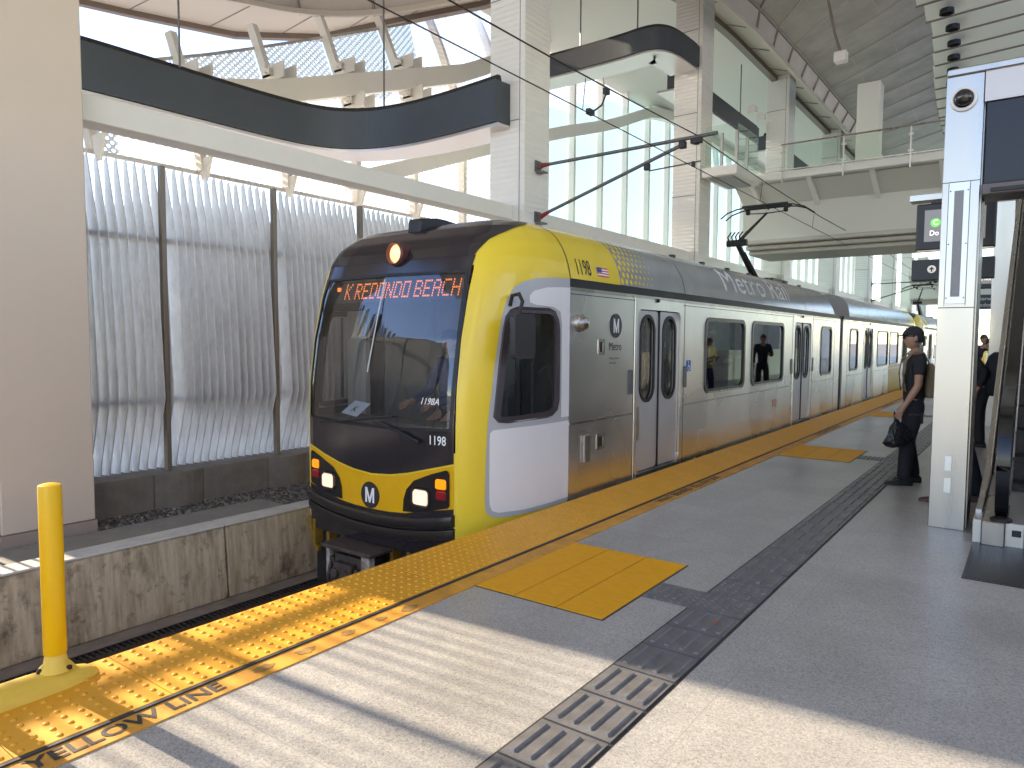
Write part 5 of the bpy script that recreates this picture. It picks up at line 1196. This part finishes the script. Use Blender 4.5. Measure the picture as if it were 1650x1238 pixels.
def head_mb(c, yaw_=0, pit=0, k=1.):
    """head facing +y before turning; c = centre; includes nose, brow, lips, chin and ears"""
    b = MB(); n, m = 20, 14; rot = Matrix.Rotation(yaw_, 3, 'Z') @ Matrix.Rotation(pit, 3, 'X')
    for i in range(m+1):
        t = PI*i/m; z = math.cos(t); r = math.sin(t)
        for j in range(n):
            a = 2*PI*j/n; x = r*math.sin(a)*.075; y = r*math.cos(a)*.095; zz = z*.118
            if z < 0: x *= 1-.30*(-z)**1.2; y = y*(1-.25*(-z)) + .012*(-z)
            f = math.cos(a) if math.cos(a) > 0 else 0
            s = abs(math.sin(a))
            if f > .9:
                y += .020*max(0, 1-abs(z+.16)/.22)*(1 if f > .98 else .25)       # nose
                y += .006*max(0, 1-abs(z+.55)/.15)                              # lips
                y += .008*max(0, 1-abs(z+.88)/.18)
            if .75 < f < .97: y -= .008*max(0, 1-abs(z-.12)/.2)                  # eye sockets
            b.v.append(tuple(Vector(c)+rot@(Vector((x, y, zz))*k)))
    for i in range(m):
        for j in range(n):
            a0 = i*n+j; a1 = i*n+(j+1) % n; b.f.append((a0, a1, a1+n, a0+n)); b.mi.append(0)
    for s in (-1, 1):
        v = []
        for i in range(8):
            q = 2*PI*i/8; v.append((s*.074, -.005+.018*math.cos(q), .0+.030*math.sin(q)))
        v2 = [(s*.088, p[1]*1.0-.008, p[2]*1.05) for p in v]
        b.add([tuple(Vector(c)+rot@(Vector(p)*k)) for p in v+v2], [tuple(range(8, 16))]+[(i, (i+1) % 8, (i+1) % 8+8, i+8) for i in range(8)])
    return b, rot
def hair_mb(c, rot, k=1., back=.06, top=.012, long_=.0):
    b = MB(); n, m = 20, 8
    for i in range(m+1):
        t = (PI*.62)*i/m; z = math.cos(t); r = math.sin(t)
        for j in range(n):
            a = 2*PI*j/n; f = math.cos(a); zz = z*.128
            if f > .2: zz = max(zz, .045+.02*f)
            elif z < 0: zz = z*.118-long_
            w = 1.09; b.v.append(tuple(Vector(c)+rot@(Vector((r*math.sin(a)*.076*w, r*f*.096*w-.006, zz))*k)))
    for i in range(m):
        for j in range(n):
            a0 = i*n+j; a1 = i*n+(j+1) % n; b.f.append((a0, a1, a1+n, a0+n)); b.mi.append(0)
    return b
def person(label, loc, rz, J, skin=None, top=blackc, bottoms=blackc, shoes=blackm, hair=hairm, hy=0, hp=0, sleeve=.5, legs=True, group=None, k=1.0, hands=True):
    """J: joint overrides.  Local frame: faces +y, right hand at +x."""
    D = dict(pel=(0, 0, .95), spi=(0, .01, 1.10), che=(0, 0, 1.30), nek=(0, -.01, 1.46), hed=(0, .025, 1.62),
             shR=(.185, -.01, 1.41), elR=(.24, -.03, 1.13), wrR=(.25, .06, .89), shL=(-.185, -.01, 1.41), elL=(-.24, -.03, 1.13), wrL=(-.25, .06, .89),
             hiR=(.095, 0, .90), knR=(.11, .03, .50), anR=(.12, 0, .09), hiL=(-.095, 0, .90), knL=(-.11, .03, .50), anL=(-.12, 0, .09), toR=None, toL=None)
    D.update(J); skin = skin or skin_m
    P = empty('person', label, 'person', group, loc, rz); P.scale = (k, k, k)
    V = []; E = []; Q = []
    def a(p, r, frm=None):
        V.append(p); Q.append(r)
        if frm is not None: E.append((frm, len(V)-1))
        return len(V)-1
    mid = lambda p, q, t: tuple(p[i]*(1-t)+q[i]*t for i in range(3))
    pel = a(D['pel'], (.10, .075)); spi = a(D['spi'], (.10, .075), pel); che = a(D['che'], (.125, .085), spi); nb = a(D['nek'], (.065, .06), che); a(mid(D['nek'], D['hed'], .55), (.052, .055), nb)
    tips = []
    for s in 'RL':
        sh = a(D['sh'+s], .056, che); el = a(D['el'+s], .042, sh); m1 = a(mid(D['el'+s], D['wr'+s], .35), .043, el); wr = a(D['wr'+s], .027, m1)
        d = (Vector(D['wr'+s])-Vector(D['el'+s])).normalized(); side = Vector((0, 1, 0)) if abs(d.y) < .8 else Vector((0, 0, 1)); side = (side-d*side.dot(d)).normalized()
        inn = d.cross(side).normalized()*(1 if s == 'R' else -1)
        w = Vector(D['wr'+s]); pm = a(tuple(w+d*.055), (.020, .036), wr) if False else a(tuple(w+d*.05), .030, wr)
        kn = a(tuple(w+d*.085), .028, pm)
        if hands:
            for i, (o_, L_) in enumerate(((-.027, .062), (-.009, .078), (.009, .082), (.027, .070))):
                p0 = w+d*.085-side*o_*1.0; c1 = a(tuple(p0+d*.02), .0095, kn); c2 = a(tuple(p0+d*(.02+L_*.45)+inn*.008), .009, c1); a(tuple(p0+d*(.02+L_*.75)+inn*.028), .0075, c2)
            t1 = a(tuple(w+d*.045+side*.035), .011, pm); a(tuple(w+d*.085+side*.05+inn*.012), .009, t1)
    if legs:
        for s in 'RL':
            hi = a(D['hi'+s], .066, pel); kn = a(D['kn'+s], .058, hi); cf = a(mid(D['kn'+s], D['an'+s], .3), .056, kn); an = a(D['an'+s], .038, cf)
    hb, rot = head_mb(D['hed'], hy, hp)
    skinmesh('body', V, E, Q, skin, P, 0, 1, [hb])
    if hair: hair_mb(D['hed'], rot).build('hair', hair, P, smooth=60)
    # shirt
    V = []; E = []; Q = []
    pel = a(tuple(Vector(D['pel'])+Vector((0, 0, -.07))), (.150, .12)); pel = a(tuple(Vector(D['pel'])+Vector((0, 0, .06))), (.145, .115), pel); spi = a(D['spi'], (.142, .112), pel); che = a(D['che'], (.165, .122), spi); nb = a(tuple(Vector(D['nek'])+Vector((0, 0, -.015))), (.085, .075), che)
    for s in 'RL':
        sh = a(D['sh'+s], .072, che); a(mid(D['sh'+s], D['el'+s], min(1, sleeve*1.1)), .060, sh)
        if sleeve > 1: 
            x_ = len(V)-1; a(mid(D['el'+s], D['wr'+s], .9), .042, x_)
    skinmesh('shirt', V, E, Q, top, P, 0, 2)
    if legs:
        V = []; E = []; Q = []
        wst = a(tuple(Vector(D['pel'])+Vector((0, 0, .08))), (.13, .10)); pel = a(tuple(Vector(D['pel'])+Vector((0, 0, -.01))), (.14, .108), wst); 
        for s in 'RL':
            hi = a(tuple(Vector(D['hi'+s])+Vector((0, 0, -.08))), .100, pel); kn = a(D['kn'+s], .083, hi); an = a(tuple(Vector(D['an'+s])+Vector((0, 0, .03))), .075, kn); a(tuple(Vector(D['an'+s])+Vector((0, 0, -.035))), .07, an)
        skinmesh('trousers', V, E, Q, bottoms, P, 0, 2)
        for s in 'RL':
            A = Vector(D['an'+s]); t = D['to'+s] or (0, 1); f = Vector((t[0], t[1], 0)).normalized(); sd = Vector((f.y, -f.x, 0)); b = MB()
            st = [(-.085, .030, .055), (-.06, .038, .085), (0, .040, .085), (.06, .044, .062), (.12, .048, .046), (.165, .040, .038), (.195, .018, .022)]
            v = []; gz = -A.z
            for d, w, h in st:
                for u, z in ((-1, 0), (1, 0), (1.03, .018), (.9, h*.65), (.4, h), (-.4, h), (-.9, h*.65), (-1.03, .018)): v.append(tuple(A+f*d+sd*w*u+Vector((0, 0, gz+z))))
            b.add(v, [(i*8+k_, i*8+(k_+1) % 8, i*8+8+(k_+1) % 8, i*8+8+k_) for i in range(6) for k_ in range(8)]+[tuple(range(7, -1, -1)), tuple(range(48, 56))]); b.build('shoe', shoes, P, smooth=50)
    return P, D, rot
def cap(P, c, rot, m=blackc):
    b = MB(); n, mm = 22, 6
    for i in range(mm+1):
        t = PI*.5*i/mm
        for j in range(n):
            q = 2*PI*j/n; b.v.append(tuple(Vector(c)+rot@Vector((math.sin(t)*math.sin(q)*.088, math.sin(t)*math.cos(q)*.108-.004, .035+math.cos(t)*.105))))
    for i in range(mm):
        for j in range(n): a0 = i*n+j; a1 = i*n+(j+1) % n; b.f.append((a0, a1, a1+n, a0+n)); b.mi.append(0)
    v = []
    for j in range(9):
        q = -.95+1.9*j/8; v += [(.086*math.sin(q), .100*math.cos(q), .038), (.078*math.sin(q), .105+.085*math.cos(q*.9), .022), (.078*math.sin(q), .105+.085*math.cos(q*.9), .028), (.086*math.sin(q), .1*math.cos(q), .045)]
    b.add([tuple(Vector(c)+rot@Vector(p)) for p in v], [(i*4+k, i*4+(k+1) % 4, i*4+4+(k+1) % 4, i*4+4+k) for i in range(8) for k in range(4)]); b.build('cap', m, P, smooth=50)
def glasses(P, c, rot):
    b = MB()
    for s in (-1, 1):
        v = [(s*.010, .104, .030), (s*.055, .094, .032), (s*.056, .092, .002), (s*.030, .100, -.006), (s*.012, .105, .004)]; w = [(x, y-.012, z) for x, y, z in v]
        b.add([tuple(Vector(c)+rot@Vector(p)) for p in v+w], [tuple(range(5)), tuple(range(9, 4, -1))]+[(i, (i+1) % 5, (i+1) % 5+5, i+5) for i in range(5)])
        b.tube([tuple(Vector(c)+rot@Vector(p)) for p in ((s*.056, .09, .028), (s*.083, .02, .026), (s*.085, -.02, .015))], .004, 5)
    b.build('sunglasses', blackg, P)
def backpack(P, c, m, w=.17, h=.24, d=.10, straps=None):
    b = MB(); v = []
    for z, k, q in ((-1, .75, .8), (-.8, .95, 1.1), (-.3, 1.0, 1.2), (.3, .95, 1.05), (.8, .8, .8), (1, .5, .4)):
        for i in range(12):
            a = 2*PI*i/12; cx = math.copysign(abs(math.cos(a))**.6, math.cos(a)); cy = math.copysign(abs(math.sin(a))**.6, math.sin(a)); v.append((c[0]+w*k*cx, c[1]+d*q*cy, c[2]+h*z))
    b.add(v, [(i*12+k, i*12+(k+1) % 12, i*12+12+(k+1) % 12, i*12+12+k) for i in range(5) for k in range(12)]+[tuple(range(12)), tuple(range(71, 59, -1))])
    return b.build('backpack', m, P, smooth=50)

# the standing man with the cap: faces the train, seen from his left/front side
P, D, rot = person('man in black cap, sunglasses and black T-shirt with tan straps, holding a black bag', (-1.09, 9.05, 0), R(108), 
    dict(hed=(0, .03, 1.635), elL=(-.245, .01, 1.12), wrL=(-.235, .13, .90), elR=(.22, -.06, 1.14), wrR=(.17, .04, .90),
         knR=(.10, .03, .50), anR=(.13, -.05, .09), anL=(-.12, .09, .09), knL=(-.11, .07, .50), toR=(.1, 1), toL=(-.1, 1)), skin=skin_t, top=blackc, bottoms=mat('cargo_black', (.016, .014, .02), .85), shoes=blackm, hy=R(0), k=1.0, sleeve=.62)
cap(P, D['hed'], rot); glasses(P, D['hed'], rot)
bp = MB()
for s in (-1, 1):
    bp.sweep([(s*.115, .115, 1.05), (s*.12, .135, 1.25), (s*.115, .115, 1.40), (s*.105, .03, 1.50), (s*.105, -.06, 1.48), (s*.11, -.12, 1.35), (s*.11, -.13, 1.1)], [(-.022, -.006), (.022, -.006), (.022, .006), (-.022, .006)])
bp.build('shoulder_straps', tanc, P, smooth=40)
backpack(P, (0, -.15, 1.17), tanc, .12, .19, .05)
MB().box(-.165, -.155, -.07, .05, .70, .82).build('cargo_pocket', mat('pocket_purple', (.03, .018, .03), .8), P, bevel=.004)
text(MB(), 'METRO', .035, lambda u, v: (-.205, -u+.03, .80+v), .004).build('trouser_print', greyc, P)
bagP = MB(); rr = random.Random(5); v = []; n = 14
hb = (0, 0, 0)
for i, (z, r) in enumerate(((.02, .012), (-.03, .025), (-.08, .065), (-.15, .105), (-.22, .125), (-.28, .11), (-.31, .06))):
    for k in range(n): a = 2*PI*k/n; q = r*rr.uniform(.8, 1.2); v.append((q*math.cos(a)*1.25+(-z)*.12, q*math.sin(a)*.7, z+rr.uniform(-.012, .012)))
bagP.add(v, [(i*n+k, i*n+(k+1) % n, i*n+n+(k+1) % n, i*n+n+k) for i in range(6) for k in range(n)]+[tuple(range(n)), tuple(range(7*n-1, 6*n-1, -1))])
for s in (-1, 1): bagP.tube([(.01, s*.012, -.02), (s*.0+.005, s*.02, .04), (0, 0, .085)], .006, 5)
bo = bagP.build('plastic_bag', bagm, smooth=25); tag(bo, 'crumpled black plastic bag hanging from the man in the cap', 'bag')
hand = Matrix.Translation((-1.09, 9.05, 0)) @ Matrix.Rotation(R(108), 4, 'Z') @ Vector((-.235, .17, .80)); bo.location = hand-Vector((.04, -.0, .05)); bo.rotation_euler = (0, R(14), R(215))

# person behind the near pillar (a brown shoe and a dark trouser leg show)
person('person hidden behind the near steel pillar, only a brown shoe and dark trouser leg showing', (-.60, 8.3, 0), R(100), dict(anL=(-.10, .14, .09), knL=(-.10, .10, .5), anR=(.10, -.20, .09), knR=(.10, -.1, .5)), top=blackc, bottoms=navyc, shoes=brownshoe, sleeve=1.2, k=.97)
# person with the big dark backpack between the pillars
P, D, rot = person('person in dark clothes leaning forward with a big black backpack, right of the near pillar', (-.66, 13.0, 0), R(95), dict(pel=(0, -.05, .90), spi=(0, .0, 1.05), che=(0, .10, 1.24), nek=(0, .2, 1.38), hed=(0, .30, 1.50), shR=(.18, .12, 1.34), shL=(-.18, .12, 1.34)), top=blackc, bottoms=blackc, sleeve=1.2, hp=R(-30))
backpack(P, (0, -.20, 1.12), mat('pack_black', (.012, .013, .018), .7, bump=.5, bs=12), .20, .33, .17)
# two men farther away behind the backpack
P, D, rot = person('man with brown hair and dark jacket looking down, farther right of the near pillar', (-1.05, 21.0, 0), R(150), dict(wrR=(.12, .28, 1.18), elR=(.24, .05, 1.15)), top=navyc, bottoms=navyc, hair=mat('hair_brown', (.07, .035, .02), .6), hp=R(-28), sleeve=1.2, k=1.03)
P, D, rot = person('man in yellow reflective vest looking down at his hands, right of the near pillar', (-.74, 17.5, 0), R(125), dict(wrR=(.10, .30, 1.2), elR=(.24, .06, 1.14), wrL=(-.10, .30, 1.2), elL=(-.24, .06, 1.14), hed=(0, .07, 1.60)), top=vestm, bottoms=navyc, hp=R(-35), sleeve=.35, k=.97)
MB().box(-.09, -.03, .10, .14, 1.10, 1.42).build('vest_stripe', whl, P)
# driver
P, D, rot = person('train driver in dark blue jacket and cap, seen dimly through the windscreen', (XC+.20, 5.52, -.02), R(170), dict(wrR=(.20, .38, 1.0), elR=(.25, .12, 1.08), wrL=(-.20, .38, 1.0), elL=(-.25, .12, 1.08), knR=(.13, .42, .62), knL=(-.13, .42, .62), anR=(.13, .44, .24), anL=(-.13, .44, .24)), top=bluec, bottoms=navyc, sleeve=1.2, k=.98)
cap(P, D['hed'], rot, navyc)
# passengers
person('standing passenger in dark clothes looking at a phone, seen through the second side window', (-4.75, 12.3, .03), R(-60), dict(wrR=(.06, .30, 1.22), elR=(.22, .05, 1.12), wrL=(-.06, .30, 1.2), elL=(-.22, .05, 1.12)), top=blackc, bottoms=blackc, hp=R(-30), sleeve=1.2, k=.99)
person('seated passenger in blue, seen through the first side window', (-4.1, 9.95, -.28), R(180), dict(knR=(.12, .42, .82), knL=(-.12, .42, .82), anR=(.12, .45, .48), anL=(-.12, .45, .48)), top=seatm, bottoms=navyc, sleeve=1.2, k=.95)
